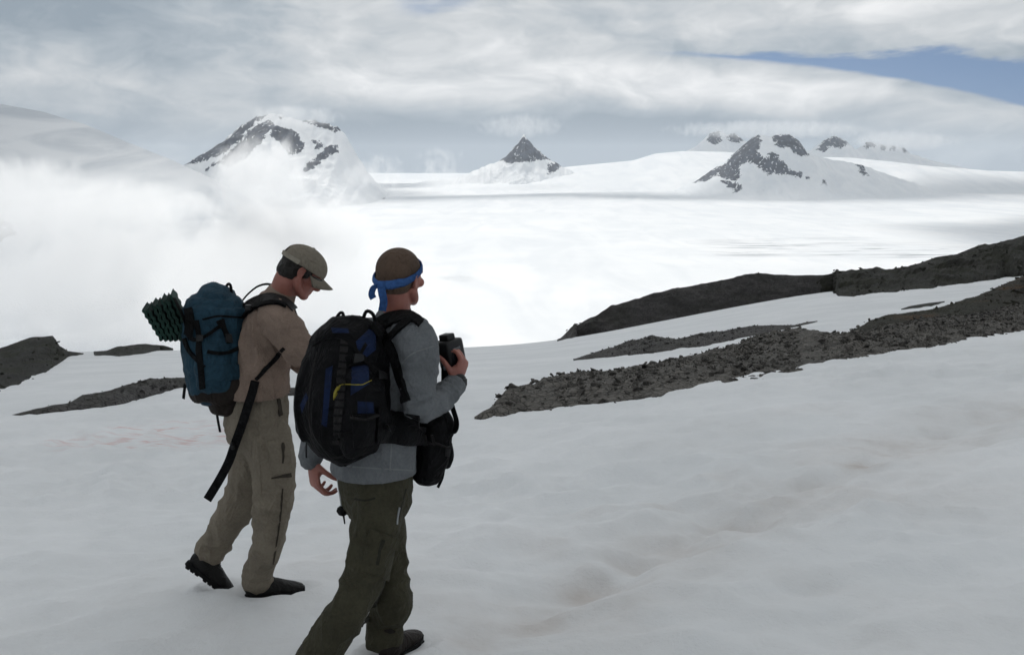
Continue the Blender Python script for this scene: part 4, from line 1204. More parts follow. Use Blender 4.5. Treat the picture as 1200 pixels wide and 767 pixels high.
# ------------------------------------------------------------------ where the boots stand
def _g(px, py):
    h = ground_hit(px, py); return (h[0], h[1])
F1L, F1R = _g(466, 757), _g(388, 800)          # camera holder: leading and trailing boot
F2R, F2L = _g(322, 690), _g(256, 686)          # capped hiker: standing boot, toe of the trailing boot
FEET.extend([(F1L[0], F1L[1], math.radians(50), .30), (F1R[0], F1R[1], math.radians(40), .30), (F2R[0], F2R[1], math.radians(18), .30), (F2L[0] + .01, F2L[1], math.radians(18), .14)])
def gz(x, y): return float(slope_height(np.array([x]), np.array([y]))[0])

def shrink(rads, k):
    return [tuple(v * k for v in r) if hasattr(r, '__len__') else r * k for r in rads]

class JoinedTree:
    """several ray-cast trees that answer as one."""
    def __init__(self, *t): self.t = t
    def ray_cast(self, o, d):
        hs = [h for h in (t.ray_cast(o, d) for t in self.t) if h[0] is not None]
        return min(hs, key=lambda h: h[3]) if hs else (None, None, None, None)

def build_camera_holder():
    Y0 = 3.80
    A = lambda px, py, dy=0.0: at(px, py, Y0 + dy)
    B = frame(52); R, Fw, U = (B.col[i].copy() for i in range(3))
    gL, gR = gz(*F1L), gz(*F1R)
    root = empty('person', ((F1L[0] + F1R[0]) / 2, (F1L[1] + F1R[1]) / 2, (gL + gR) / 2),
                 'hiker with cropped hair, blue bandana, grey top and olive trousers holding up a camera', 'person', 'hikers crossing the snow')
    hc = A(468, 328, 0.02); HM = frame(27, -1, 4)
    # --- paths shared by body and clothes
    torso = [A(437, 556, 0), A(440, 520, 0), A(448, 470, 0), A(457, 428, 0), A(461, 398, 0), A(462, 378, 0)]
    torso_r = [(.192, .150), (.184, .142), (.176, .134), (.194, .135), (.190, .112), (.100, .078)]
    armR = [A(478, 390, -.10), A(489, 402, -.15), A(491, 440, -.19), A(492, 473, -.20), A(508, 472, -.15), A(523, 460, -.08), A(534, 450, -.03)]
    armR_r = [.072, .073, .068, .063, .056, .050, .043]
    armL = [A(436, 392, .10), A(424, 402, .15), A(402, 440, .21), A(380, 485, .22), A(368, 515, .17), A(364, 538, .14)]
    armL_r = [.072, .072, .066, .060, .052, .044]
    ankR = Vector((F1R[0], F1R[1], gR)) + Vector((-.05, -.03, .10)); ankL = Vector((F1L[0], F1L[1], gL)) + Vector((-.045, -.035, .12))
    legR = [A(449, 566, -.06), A(441, 610, -.10), A(430, 662, -.14), A(408, 715, -.20), ankR + Vector((0, 0, .05)), ankR + Vector((-.01, -.01, -.04))]
    legR_r = [(.102, .112), (.093, .100), (.078, .083), (.073, .077), (.074, .079), (.078, .085)]
    legL = [A(436, 566, .07), A(446, 612, .11), A(456, 664, .15), A(462, 708, .17), ankL + Vector((0, 0, .06)), ankL + Vector((-.01, -.01, -.03))]
    legL_r = [(.105, .115), (.094, .102), (.080, .084), (.072, .078), (.070, .078), (.076, .084)]
    wR, wL = armR[-1], armL[-1]
    hdir = (A(544, 421, .0) - wR).normalized()
    def body(bm):
        head_shapes(bm, hc, HM)
        loft(bm, [A(461, 386, .01), A(463, 366, .01), hc + HM @ Vector((0, -.025, -.045)), hc + HM @ Vector((0, -.01, .0))], [(.075, .070), (.060, .062), (.058, .064), (.05, .06)], HM.col[0])
        loft(bm, torso, shrink(torso_r, .86), R)
        loft(bm, armR, shrink(armR_r, .72), R); loft(bm, armL, shrink(armL_r, .72), R)
        loft(bm, legR, shrink(legR_r, .78), R); loft(bm, legL, shrink(legL_r, .78), R)
        ball(bm, A(440, 560, 0), (.125, .095, .10), B)
        hand_shapes(bm, wR + hdir * .004, hdir, Vector((-.92, .42, .05)), -1, (.95, 1.0, 1.0, 1.05), (.55, .75))
        hand_shapes(bm, wL + Vector((.004, 0, -.004)), A(370, 575, .12) - wL, Vector((.75, .55, 0)), -1, (.62, .72, .78, .85), (.45, .55), .06, 1.1)
    bo, bt = solid('body', body, 0.0046, M_SKIN, root, 2)
    # --- cropped hair
    def hair(bm):
        ball(bm, hc + HM @ Vector((0, -.012, .045)), (.0805, .1015, .0835), HM, 40)
        ball(bm, hc + HM @ Vector((0, -.040, .000)), (.0745, .0700, .0600), HM, 32)
    solid('hair', hair, 0.004, M_BUZZ, root, 2, cut=[(hc + HM @ Vector((0, -.03, -.035)), HM @ Vector((0, .45, -1))), (hc + HM @ Vector((0, .066, .03)), HM @ Vector((0, 1, -.55)))])
    # --- bandana
    def band(bm):
        n_ = 56; rows = []
        for i in range(n_ + 1):
            a = 2 * math.pi * i / n_
            x, y = math.sin(a), math.cos(a)
            z = 0.030 + 0.034 * y
            wv = 0.0016 * math.sin(a * 5 + 1) + 0.0010 * math.sin(a * 11)
            for_row = []
            for j, (dz, ex) in enumerate(((-.014, .0035), (-.006, .0070), (.004, .0060), (.013, .0015))):
                kk = 1.0 + 0.0
                p_ = Vector((x * (.0805 + ex + .4 * wv), -.012 + y * (.1010 + ex + .4 * wv), z + dz * (1 + .18 * math.sin(a * 3)) + wv * (.6 if j in (1, 2) else 1)))
                for_row.append(bm.verts.new(hc + HM @ p_))
            rows.append(for_row)
        for a, b in zip(rows[:-1], rows[1:]):
            for j in range(3): bm.faces.new((a[j], b[j], b[j + 1], a[j + 1]))
        bmesh.ops.remove_doubles(bm, verts=bm.verts, dist=.0004)
        bmesh.ops.recalc_face_normals(bm, faces=bm.faces)
        bmesh.ops.solidify(bm, geom=bm.faces[:], thickness=-.004)
        k0 = hc + HM @ Vector((-.006, -.124, -.004))
        ball(bm, k0, (.017, .013, .016), HM, 12); ball(bm, k0 + HM @ Vector((.010, .004, .006)), (.012, .010, .010), HM, 10)
    bd = part('bandana', band, M_BAND, root)
    k0 = hc + HM @ Vector((-.006, -.126, -.006))
    tl = lambda *c: [k0 + HM @ Vector(v) for v in c]
    ribbon('bandana_tail', tl((.006, 0, 0), (.014, -.002, -.030), (.016, .006, -.060), (.012, .004, -.098)), HM @ Vector((1, .5, 0)), .030, .003, M_BAND, bd)
    ribbon('bandana_tail', tl((-.006, 0, 0), (-.020, -.012, -.012), (-.026, -.014, -.036), (-.020, -.010, -.052)), HM @ Vector((.6, .9, .2)), .026, .003, M_BAND, bd)
    # --- grey top
    def top(bm):
        loft(bm, torso, torso_r, R, n=28, ex=2.25)
        loft(bm, armR[:3], [.076, .070, .045], R); loft(bm, armL, armL_r, R)
        loft(bm, [A(461, 384, .01), A(463, 368, .012)], [(.080, .076), (.066, .068)], R)
    elb, elL = armR[3], armL[3]
    fo = folds([(elb, .10, armR[5] - armR[1]), (armR[5], .07, armR[6] - armR[4]), (armR[1] + Vector((0, 0, -.04)), .09, Vector((.4, .3, .7))), (torso[1] + Vector((.1, -.1, .02)), .10, (0, .1, 1)), (elL, .1, armL[4] - armL[2])], .013, 2.0, .008)
    ends = [(wR + hdir * .004, hdir), (wL + Vector((0, 0, -.004)), (armL[-1] - armL[-2]).normalized()), (A(438, 556, 0), Vector((0.02, 0, -1)))]
    bm_cut = None
    so, st = solid('sweatshirt', top, 0.0062, M_GREY, root, 3, post=fo, cut=[(A(438, 553, 0), Vector((.05, -.05, -1)))])
    sl, slt = solid('sleeve', lambda bm: loft(bm, armR, [.078, .076, .069, .064, .058, .051, .045], R, n=22), .0056, M_GREY, root, 3, post=folds([(elb, .11, armR[5] - armR[1]), (armR[5], .09, armR[6] - armR[4]), (armR[2], .10, (.2, .2, 1))], .014, 12.0, .008, .045))
    st = JoinedTree(st, slt)
    for p_, q_, r_ in ((armR[-1], armR[-2], .041), (armL[-1], armL[-2], .043)):
        d_ = (p_ - q_).normalized()
        part('cuff', lambda bm: loft(bm, [p_ - d_ * .035, p_ - d_ * .01, p_ + d_ * .012], [r_ + .006, r_ + .004, r_ + .001], R, n=20), M_GREY, so)
    for nm, ln, w_ in (('sleeve_seam', [(508, 405), (500, 408), (488, 412), (478, 418), (471, 427)], 1.3), ('side_seam', [(459, 518), (458, 535), (457, 551)], 1.5), ('hem_seam', [(398, 545), (420, 547), (450, 549), (470, 550), (484, 551)], 1.6)):
        strap_on(nm, [st], ln, w_, M_GSEAM, so, .0005, .0015)
    def watch(bm):
        p_ = wR + hdir * .012
        loft(bm, [p_ - hdir * .011, p_ + hdir * .011], [.0375, .0365], R, n=20)
        bbox(bm, p_ + Vector((.030, -.018, 0)), (.013, .007, .014), frame(-60), .003)
    part('wristwatch', watch, M_PLAST, root)
    # --- trousers
    def tr(bm):
        loft(bm, [A(438, 532, 0), A(440, 560, 0), A(442, 588, 0)], [(.160, .126), (.168, .134), (.155, .128)], R, n=28)
        loft(bm, legR, legR_r, R, n=22); loft(bm, legL, legL_r, R, n=22)
    ax = Vector((0, 0, 1))
    ft = folds([(legR[2], .12, legR[1] - legR[3]), (legL[2], .11, ax), (legR[4], .13, ax), (legL[4], .14, ax), (A(446, 596, -.1), .12, Vector((.5, 0, 1)))], .019, 5.0, .012, .075)
    to, tt = solid('trousers', tr, 0.0064, M_OLIVE, root, 3, post=ft)
    pk = patch_on('cargo_pocket', [tt], [(434, 622), (463, 632), (456, 680), (418, 668)], M_OLIVE, to, -.002, .008, (12, 12), .010)
    patch_on('pocket_flap', [tt], [(433, 619), (464, 629), (462, 644), (430, 634)], M_OLIVE, to, .011, .005, (5, 12))
    strap_on('pocket_zip', [tt], [(447, 632), (444, 645), (441, 659)], 3.2, M_ODARK, to, .016, .003)
    strap_on('hip_zip', [tt], [(468, 594), (466, 604), (465, 614)], 1.6, M_METAL, to, .001, .002)
    strap_on('side_seam', [tt], [(476, 572), (471, 590), (466, 612)], 1.4, M_ODARK, to, .0, .0018)
    strap_on('side_seam', [tt], [(452, 682), (440, 706), (424, 734)], 1.2, M_ODARK, to, .0, .0018)
    strap_on('pocket_edge', [tt], [(416, 584), (428, 586), (440, 583)], 2.4, M_ODARK, to, .0, .002)
    # --- boots
    fd = Vector((math.sin(math.radians(42)), math.cos(math.radians(42)), 0))
    fl = Vector((math.sin(math.radians(26)), math.cos(math.radians(26)), 0))
    make_boot(root, Vector((F1L[0], F1L[1], gL - .014)) - fl * .12, fl, (0, 0, 1), M_BOOTB, ankL + Vector((0, 0, .08)))
    make_boot(root, Vector((F1R[0], F1R[1], gR + .02)) - fd * .10 + Vector((0, 0, .03)), fd - Vector((0, 0, .18)), (0, 0, 1), M_BOOTB, ankR + Vector((-.01, -.01, .12)))

    # --- camera in the right hand
    cc = A(529, 414, .035)
    CM = frame(-48, 6, -8)
    cr = empty('camera', cc, 'black camera gripped in the raised hand of the bandana hiker', 'camera')
    def cbody(bm):
        bbox(bm, cc, (.046, .034, .058), CM, .014)
        bbox(bm, cc + CM @ Vector((.030, .010, .0)), (.016, .040, .055), CM, .012)
    part('camera_body', cbody, M_PLAST, cr)
    part('prism_hump', lambda bm: bbox(bm, cc + CM @ Vector((-.004, .004, .066)), (.022, .026, .016), CM, .008), M_PLAST, cr)
    def lens(bm):
        loft(bm, [cc + CM @ Vector((-.004, .03, .012)), cc + CM @ Vector((-.004, .070, .012)), cc + CM @ Vector((-.004, .100, .012))], [.036, .038, .040], CM.col[0], n=24)
    lo = part('lens', lens, M_PLAST, cr)
    part('focus_ring', lambda bm: loft(bm, [cc + CM @ Vector((-.004, .052, .012)), cc + CM @ Vector((-.004, .074, .012))], [.0405, .0405], CM.col[0], n=24), M_SOLE, lo)
    part('front_glass', lambda bm: loft(bm, [cc + CM @ Vector((-.004, .128, .012)), cc + CM @ Vector((-.004, .132, .012))], [.028, .027], CM.col[0], n=24), M_LENS, lo)
    part('screen', lambda bm: bbox(bm, cc + CM @ Vector((-.006, -.036, -.008)), (.022, .003, .036), CM, .001), M_LENS, cr)
    part('dial', lambda bm: loft(bm, [cc + CM @ Vector((.020, .0, .062)), cc + CM @ Vector((.020, 0, .072))], [.010, .010], CM.col[0], n=14), M_METAL, cr)
    part('shutter_button', lambda bm: loft(bm, [cc + CM @ Vector((.034, .030, .056)), cc + CM @ Vector((.034, .032, .064))], [.007, .006], CM.col[0], n=14), M_METAL, cr)
    part('strap_ring', lambda bm: ball(bm, A(521, 431, .0), (.006, .006, .010), None, 10), M_METAL, cr)
    ribbon('neck_strap', [A(520, 424, .02), A(520, 445, .01), A(519, 470, .015), A(521, 492, .02), A(526, 506, .02), A(533, 505, .03), A(535, 494, .04), A(530, 476, .05), A(525, 455, .06), A(523, 428, .06)], Vector((1, -.5, .1)), .022, .003, M_WEB, cr, 8)

    # --- backpack
    def pkp(px, py, d_=0.0): return A(px, py, -.165 + d_)
    proot = empty('backpack', pkp(403, 541, 0), 'black and navy backpack with a yellow zip cord on the hiker holding a camera', 'backpack', 'backpacks carried by the hikers')
    spine = [pkp(408, 525), pkp(405, 514), pkp(404, 494), pkp(404, 468), pkp(407, 434), pkp(410, 406), pkp(413, 393), pkp(415, 387)]
    hw = [25, 37, 45.5, 47, 42, 38, 30, 20]
    rr = [(h_ * .00345 * .94, h_ * .00345 * 1.02) for h_ in hw]
    def pack(bm):
        loft(bm, spine, rr, R, n=30, ex=2.5)
        loft(bm, [pkp(366, 505, -.02), pkp(366, 470, -.02), pkp(374, 425, -.02)], [(.05, .06), (.065, .07), (.05, .06)], R, n=18)       # front pocket swell
        loft(bm, [pkp(424, 520, -.13), pkp(424, 480, -.145), pkp(424, 440, -.12)], [(.05, .08), (.06, .095), (.045, .08)], R, n=18, ex=2.4)       # side pocket
        ball(bm, pkp(409, 392), (.100, .125, .060), B)
    fp = folds([(spine[5], .16, (0, 0, 1)), (spine[1], .14, (0.3, 0, 1)), (pkp(424, 450, -.12), .12, (.3, .2, 1))], .010, 9.0, .013)
    po, pt = solid('pack_body', pack, 0.0075, M_BLACK, proot, 3, post=fp)
    patch_on('blue_panel', [pt], [(382, 432), (390, 428), (383, 500), (377, 498)], M_NAVY, proot, -.004, .006, (16, 5))
    patch_on('blue_panel', [pt], [(417, 400), (440, 378), (440, 410), (422, 424)], M_NAVY, proot, -.003, .006, (10, 10), .008)
    patch_on('blue_panel', [pt], [(412, 430), (432, 428), (432, 450), (411, 463)], M_NAVY, proot, -.003, .006, (10, 10), .008)
    patch_on('blue_panel', [pt], [(419, 470), (437, 471), (438, 484), (419, 484)], M_NAVY, proot, -.003, .006, (6, 8), .004)
    patch_on('blue_panel', [pt], [(352, 474), (359, 460), (361, 466), (354, 484)], M_NAVY, proot, -.004, .006, (6, 4))
    patch_on('blue_panel', [pt], [(388, 384), (408, 385), (409, 390), (390, 390)], M_NAVY, proot, -.003, .005, (4, 8))
    strap_on('zip_panel', [pt], [(404, 398), (401, 430), (400, 460), (396, 495), (394, 520)], 9, M_GPACK, proot, .001, .005)
    for yy in range(405, 516, 9):
        xx = np.interp(yy, [398, 430, 460, 495, 520], [404, 401, 400, 396, 394])
        strap_on('daisy_chain', [pt], [(xx - 4.5, yy), (xx + 4.5, yy + .5)], 2.6, M_WEB, proot, .006, .003, 3)
    strap_on('zip_track', [pt], [(372, 412), (366, 440), (362, 480), (366, 512)], 1.6, M_GPACK, proot, .001, .002)
    cd = strap_on('zip_cord', [pt], [(399, 453), (402, 450), (414, 450), (424, 451), (434, 446)], 0.8, M_YELLOW, proot, .007, .0015)
    strap_on('cord_pull', [pt], [(399, 453), (396, 459), (393, 468)], 2.0, M_YELLOW, cd, .008, .003)
    strap_on('compression_strap', [pt], [(366, 404), (385, 394), (404, 397), (418, 412), (428, 420)], 4.5, M_WEB, proot, .003, .005)
    strap_on('compression_strap', [pt], [(404, 420), (418, 416), (430, 426), (440, 437)], 4.5, M_WEB, proot, .005, .005)
    strap_on('compression_strap', [pt], [(404, 432), (415, 424), (424, 410), (432, 396)], 4, M_WEB, proot, .005, .005)
    strap_on('compression_strap', [pt], [(388, 512), (408, 508), (428, 500), (446, 492)], 5, M_WEB, proot, .003, .005)
    patch_on('buckle', [pt], [(413, 415), (424, 415), (424, 423), (413, 423)], M_PLAST, proot, .009, .010, (4, 4))
    patch_on('buckle', [pt], [(441, 436), (449, 437), (449, 444), (441, 443)], M_PLAST, proot, .009, .010, (4, 4))
    patch_on('side_pocket', [pt], [(412, 486), (440, 484), (438, 520), (414, 524)], M_BLACK, proot, .0, .008, (10, 10), .014)
    strap_on('pocket_trim', [pt], [(411, 487), (425, 490), (441, 485)], 2.2, M_GPACK, proot, .016, .003)
    part('grab_loop', lambda bm: tube(bm, [pkp(392, 384, .02), pkp(395, 371, .02), pkp(401, 366, .02), pkp(404, 376, .02)], .006, 8, 4), M_WEB, proot)
    part('grab_loop', lambda bm: tube(bm, [pkp(424, 380, .03), pkp(429, 365, .03), pkp(437, 368, .03), pkp(440, 380, .03)], .007, 8, 4), M_WEB, proot)
    both = [st, pt]
    strap_on('shoulder_strap', both, [(436, 390), (447, 380), (459, 374), (474, 371), (486, 374), (493, 380)], [15, 15, 13, 11, 9, 8], M_WEB, proot, .003, .010)
    strap_on('shoulder_strap', [st], [(441, 380), (449, 393), (459, 410), (465, 428), (470, 448), (477, 470)], [12, 12, 10, 9, 9, 9], M_WEB, proot, .003, .011)
    strap_on('load_strap', [st], [(452, 401), (462, 391), (473, 381), (486, 371)], 5.5, M_WEB, proot, .008, .006)
    ribbon('shoulder_strap', [A(430, 388, .03), A(438, 379, .10), A(446, 381, .16), A(448, 398, .22), A(444, 430, .22), A(438, 470, .18)], R, .05, .012, M_WEB, proot)
    patch_on('hip_belt', both, [(440, 477), (492, 487), (492, 520), (440, 518)], M_BLACK, proot, .003, .016, (10, 16), .006)
    strap_on('belt_webbing', both, [(446, 497), (470, 500), (492, 503)], 7, M_WEB, proot, .022, .004)
    patch_on('belt_buckle', both, [(449, 494), (456, 494), (456, 502), (449, 502)], M_PLAST, proot, .026, .007, (3, 3))
    ribbon('loose_strap', [A(362, 506, .0), A(359, 522, .0), A(359, 536, .0)], R, .012, .002, M_WEB, proot)

    # --- pouch on the belt in front
    pc = A(504, 521, .08)
    PM = frame(58, 4, -3)
    qroot = empty('camera_bag', pc - Vector((0, 0, .12)), 'black padded camera bag hanging from the waist belt in front of the camera holder', 'bag')
    L = lambda x, y, z: pc + PM @ Vector((x, y, z))
    def bag(bm):
        loft(bm, [L(0, -.02, -.125), L(0, -.01, -.06), L(0, 0, .02), L(0, -.01, .09), L(0, -.035, .128)], [(.076, .052), (.088, .060), (.094, .066), (.092, .060), (.075, .035)], PM.col[0], n=26, ex=3.6)
    bo2, bt2 = solid('bag_body', bag, .006, M_BLACK, qroot, 3, post=folds([(L(0, 0, .05), .12, (0, .2, 1))], .006, 3.0, .006))
    def lid(bm):
        loft(bm, [L(0, .004, .055), L(0, .006, .085), L(0, -.004, .118), L(0, -.02, .136)], [(.100, .072), (.101, .073), (.095, .064), (.076, .042)], PM.col[0], n=26, ex=3.6)
    solid('bag_lid', lid, .006, M_BLACK, qroot, 2)
    def fpk(bm):
        loft(bm, [L(.0, .054, -.085), L(0, .062, -.04), L(0, .060, .015)], [(.064, .020), (.070, .026), (.066, .016)], PM.col[0], n=22, ex=3.0)
    solid('front_pocket', fpk, .006, M_BLACK, qroot, 2)
    strap_on('pocket_zip', [bt2], [(496, 516), (510, 518), (524, 524)], 2, M_GPACK, qroot, .018, .003)
    for k_ in (0, 1):
        strap_on('gear_loop', [bt2], [(499 + 7 * k_, 509), (501 + 7 * k_, 520)], 2.2, M_GPACK, qroot, .016, .004, 3)
    def clip(bm):
        bbox(bm, L(.084, .030, -.01), (.016, .010, .020), PM, .003)
    part('side_clip', clip, M_PLAST, qroot)
    ribbon('hanging_strap', [A(520, 550, .10), A(518, 560, .10), A(513, 571, .09)], R, .016, .003, M_WEB, qroot)
    # --- trekking pole carried beside the pack
    p0, p1 = A(383, 470, .03), A(404, 613, .03)
    troot = empty('trekking_pole', p1, 'trekking pole with a small round basket hanging tip down behind the black backpack', 'trekking pole')
    d_ = (p1 - p0).normalized()
    part('shaft', lambda bm: tube(bm, [p0, p1 - d_ * .05], .0065, 8, 2), M_METAL, troot)
    part('tip', lambda bm: tube(bm, [p1 - d_ * .06, p1], [.0055, .003], 8, 2), M_SOLE, troot)
    part('basket', lambda bm: loft(bm, [p1 - d_ * .058, p1 - d_ * .052], [.026, .024], (1, 0, 0), n=16), M_SOLE, troot)
    part('grip', lambda bm: tube(bm, [p0 - d_ * .13, p0 - d_ * .06, p0], [.013, .015, .013], 10, 3), M_SOLE, troot)

def build_capped_hiker():
    Y0 = 4.75
    A = lambda px, py, dy=0.0: at(px, py, Y0 + dy)
    B = frame(80); R, Fw, U = (B.col[i].copy() for i in range(3))
    gR, gL = gz(*F2R), gz(*F2L)
    root = empty('person', ((F2R[0] + F2L[0]) / 2, (F2R[1] + F2L[1]) / 2, (gR + gL) / 2),
                 'hiker in khaki cap, tan shirt and khaki trousers walking with head bowed', 'person', 'hikers crossing the snow')
    HM = frame(72, 33, 0); hc = A(352, 320, .0)
    torso = [A(303, 462, 0), A(305, 440, 0), A(311, 400, 0), A(317, 374, 0), A(322, 355, 0)]
    torso_r = [(.200, .152), (.188, .136), (.190, .135), (.195, .122), (.110, .085)]
    armR = [A(321, 369, -.13), A(331, 382, -.18), A(342, 398, -.20), A(350, 409, -.20)]
    armR_r = [.082, .082, .076, .068]
    foreR = [A(346, 405, -.20), A(353, 417, -.19), A(374, 428, -.15), A(397, 426, -.08)]
    armL = [A(325, 368, .14), A(335, 384, .19), A(347, 404, .2), A(355, 419, .2)]
    foreL = [A(352, 414, .2), A(357, 424, .19), A(378, 426, .12), A(399, 424, .06)]
    fdir = Vector((math.sin(math.radians(72)), math.cos(math.radians(72)), 0))
    heelR = Vector((F2R[0], F2R[1], gR - .008)) - fdir * .145
    toeL = Vector((F2L[0], F2L[1], gL + .012))
    axL = (fdir - Vector((0, 0, .95))).normalized()
    heelL = toeL - axL * .225
    ankR = heelR + fdir * .065 + Vector((0, 0, .11))
    upL = (Vector((0, 0, 1)) * .9 + fdir * .7).normalized()
    ankL = heelL + axL * .065 + upL * .12
    legR = [A(301, 492, -.07), A(317, 530, -.09), A(321, 562, -.09), A(319, 600, -.09), A(313, 640, -.08), ankR + Vector((0, 0, .035)), ankR + Vector((-.004, 0, -.015))]
    legR_r = [(.110, .136), (.100, .112), (.090, .097), (.082, .088), (.072, .077), (.069, .073), (.072, .077)]
    legL = [A(296, 492, .08), A(296, 535, .10), A(286, 576, .11), A(267, 611, .11), ankL + upL * .07, ankL + upL * .01]
    legL_r = [(.105, .118), (.094, .103), (.085, .090), (.078, .083), (.073, .078), (.076, .081)]
    def body(bm):
        head_shapes(bm, hc, HM)
        loft(bm, [A(320, 362, 0), A(329, 347, 0), hc + HM @ Vector((0, -.035, -.045)), hc + HM @ Vector((0, -.01, 0))], [(.075, .07), (.060, .064), (.058, .066), (.05, .06)], R)
        loft(bm, torso, shrink(torso_r, .86), R)
        loft(bm, armR, shrink(armR_r, .72), R); loft(bm, armL, shrink(armR_r, .72), R)
        loft(bm, foreR, [.050, .048, .042, .030], R); loft(bm, foreL, [.050, .048, .042, .030], R)
        loft(bm, legR, shrink(legR_r, .78), R); loft(bm, legL, shrink(legL_r, .78), R)
        ball(bm, A(300, 488, 0), (.13, .11, .10), B)
        hand_shapes(bm, foreR[-1], foreR[-1] - foreR[-2] + Vector((.0, .02, .0)), Vector((-.1, .75, -.5)), -1, (.6, .65, .7, .75), (.5, .5))
        hand_shapes(bm, foreL[-1], foreL[-1] - foreL[-2] + Vector((.0, -.02, .0)), Vector((-.1, -.75, -.5)), 1, (.6, .65, .7, .75), (.5, .5))
    solid('body', body, 0.0048, M_SKIN, root, 2)
    def hair(bm):
        ball(bm, hc + HM @ Vector((0, -.014, .038)), (.080, .1005, .077), HM, 36)
        ball(bm, hc + HM @ Vector((0, -.048, -.008)), (.074, .068, .066), HM, 28)
        for sx in (-1, 1): ball(bm, hc + HM @ Vector((sx * .070, .022, .022)), (.012, .014, .032), HM, 12)
    solid('hair', hair, 0.0042, M_HAIR, root, 1, post=lambda co, no: co + no * (0.010 * fbm(co * 60, 3))[:, None],
          cut=[(hc + HM @ Vector((0, -.06, -.056)), HM @ Vector((0, .35, -1))), (hc + HM @ Vector((0, .040, .0)), HM @ Vector((0, 1, -.1)))])
    # --- cap
    L = lambda x, y, z: hc + HM @ Vector((x, y, z))
    def crown(bm):
        ball(bm, L(0, -.006, .046), (.092, .116, .088), HM, 40)
        bmesh.ops.bisect_plane(bm, geom=bm.verts[:] + bm.edges[:] + bm.faces[:], plane_co=L(0, 0, .034), plane_no=HM @ Vector((0, -.02, -1)), clear_outer=True)
        # opening over the strap at the back
        dl = [f_ for f_ in bm.faces if (HM.transposed() @ (f_.calc_center_median() - hc)).y < -.098 and abs((HM.transposed() @ (f_.calc_center_median() - hc)).x) < .030 and (HM.transposed() @ (f_.calc_center_median() - hc)).z < .080]
        bmesh.ops.delete(bm, geom=dl, context='FACES')
        bmesh.ops.recalc_face_normals(bm, faces=bm.faces)
        bmesh.ops.solidify(bm, geom=bm.faces[:], thickness=-.003)
    cp = part('cap', crown, M_CAP, root)
    def brim(bm):
        rows = []
        for i in range(21):
            a = math.radians(-72 + 144 * i / 20)
            row = []
            for t in (0, .35, .7, 1.0):
                x = math.sin(a) * (.086 + t * .004); yb = math.cos(a) * .104
                y = yb + t * .072 * max(0.0, math.cos(a * 1.05)) ** .45
                z = .034 + .010 - .026 * (math.sin(a) ** 2) * (0.4 + t) - t * .020 + .010 * (math.cos(a))
                row.append(bm.verts.new(L(x, y, z - .020)))
            rows.append(row)
        for a, b in zip(rows[:-1], rows[1:]):
            for j in range(3): bm.faces.new((a[j], b[j], b[j + 1], a[j + 1]))
        bmesh.ops.recalc_face_normals(bm, faces=bm.faces)
        bmesh.ops.solidify(bm, geom=bm.faces[:], thickness=.0035)
    part('brim', brim, M_CAP, cp)
    pts = [L(math.sin(a) * .0935, -.006 - math.cos(a) * .1185, .044) for a in np.linspace(-.8, 1.25, 11)]
    ribbon('back_strap', pts, HM @ Vector((0, -.2, 1)), .022, .004, M_CAPL, cp, 4)
    part('top_button', lambda bm: ball(bm, L(0, -.006, .136), (.008, .008, .005), HM, 10), M_CAP, cp)
    for k_ in range(6):
        a = math.radians(30 + 60 * k_)
        if k_ in (2, 3): pass
        sp = [L(math.sin(a) * .0928 * math.sin(t), -.006 + math.cos(a) * .1168 * math.sin(t), .046 + .0888 * math.cos(t)) for t in np.linspace(.12, 1.35, 7)]
        ribbon('panel_seam', sp, HM @ Vector((math.cos(a), -math.sin(a), 0)), .0035, .0012, M_CAP, cp, 2)
    # --- sunglasses
    def glasses(bm):
        for sx in (-1, 1):
            bbox(bm, L(sx * .031, .099, .012), (.024, .004, .016), HM @ Matrix.Rotation(-sx * .22, 3, 'Z'), .003)
            tube(bm, [L(sx * .056, .092, .018), L(sx * .074, .060, .018), L(sx * .080, -.002, .020)], .0028, 6, 3)
        tube(bm, [L(-.010, .103, .016), L(.010, .103, .016)], .0028, 6, 2)
    part('sunglasses', glasses, M_LENS, root)
    # --- shirt
    def shirt(bm):
        loft(bm, torso, torso_r, R, n=28, ex=2.2)
        loft(bm, armR[:2], [.082, .072], R); loft(bm, armL[:2], [.082, .072], R)
        loft(bm, [A(320, 364, 0), A(328, 350, 0)], [(.088, .080), (.070, .072)], R)
    fo = folds([(armR[1] + Vector((0, -.05, -.05)), .13, Vector((.7, 0, -.8))), (armR[3], .08, armR[3] - armR[1]), (A(325, 428, -.1), .12, Vector((.6, 0, 1))), (A(315, 452, -.1), .10, (0, 0, 1)), (A(300, 400, -.15), .12, Vector((1, 0, .4)))], .018, 7.0, .011, .08)
    so, st = solid('shirt', shirt, .0066, M_TAN, root, 3, post=fo, cut=[(A(303, 459.5, 0), Vector((0, 0, -1)))])
    strap_on('sleeve_seam', [st], [(319, 355), (323, 372), (320, 392), (327, 408)], 1.2, M_TAN, so, .0, .0025)
    strap_on('hem_seam', [st], [(300, 456), (315, 458), (329, 457)], 1.3, M_TAN, so, .0, .0025)
    for nm_, a_ in (('sleeve', armR), ('sleeve', armL)):
        sl, slt = solid(nm_, lambda bm: loft(bm, a_, [.084, .086, .082, .078], R, n=22), .0062, M_TAN, root, 3, post=folds([(a_[1], .10, Vector((.5, 0, -.8))), (a_[2], .10, Vector((.8, 0, .5)))], .018, 3.0, .010, .06))
        st = JoinedTree(st, slt)
    for a in (armR, armL):
        d_ = (a[-1] - a[-2]).normalized(); p_ = a[-1]
        part('sleeve_hem', lambda bm: loft(bm, [p_ - d_ * .02, p_ + d_ * .004, p_ + d_ * .022], [.080, .081, .080], R, n=22), M_TAN, so)
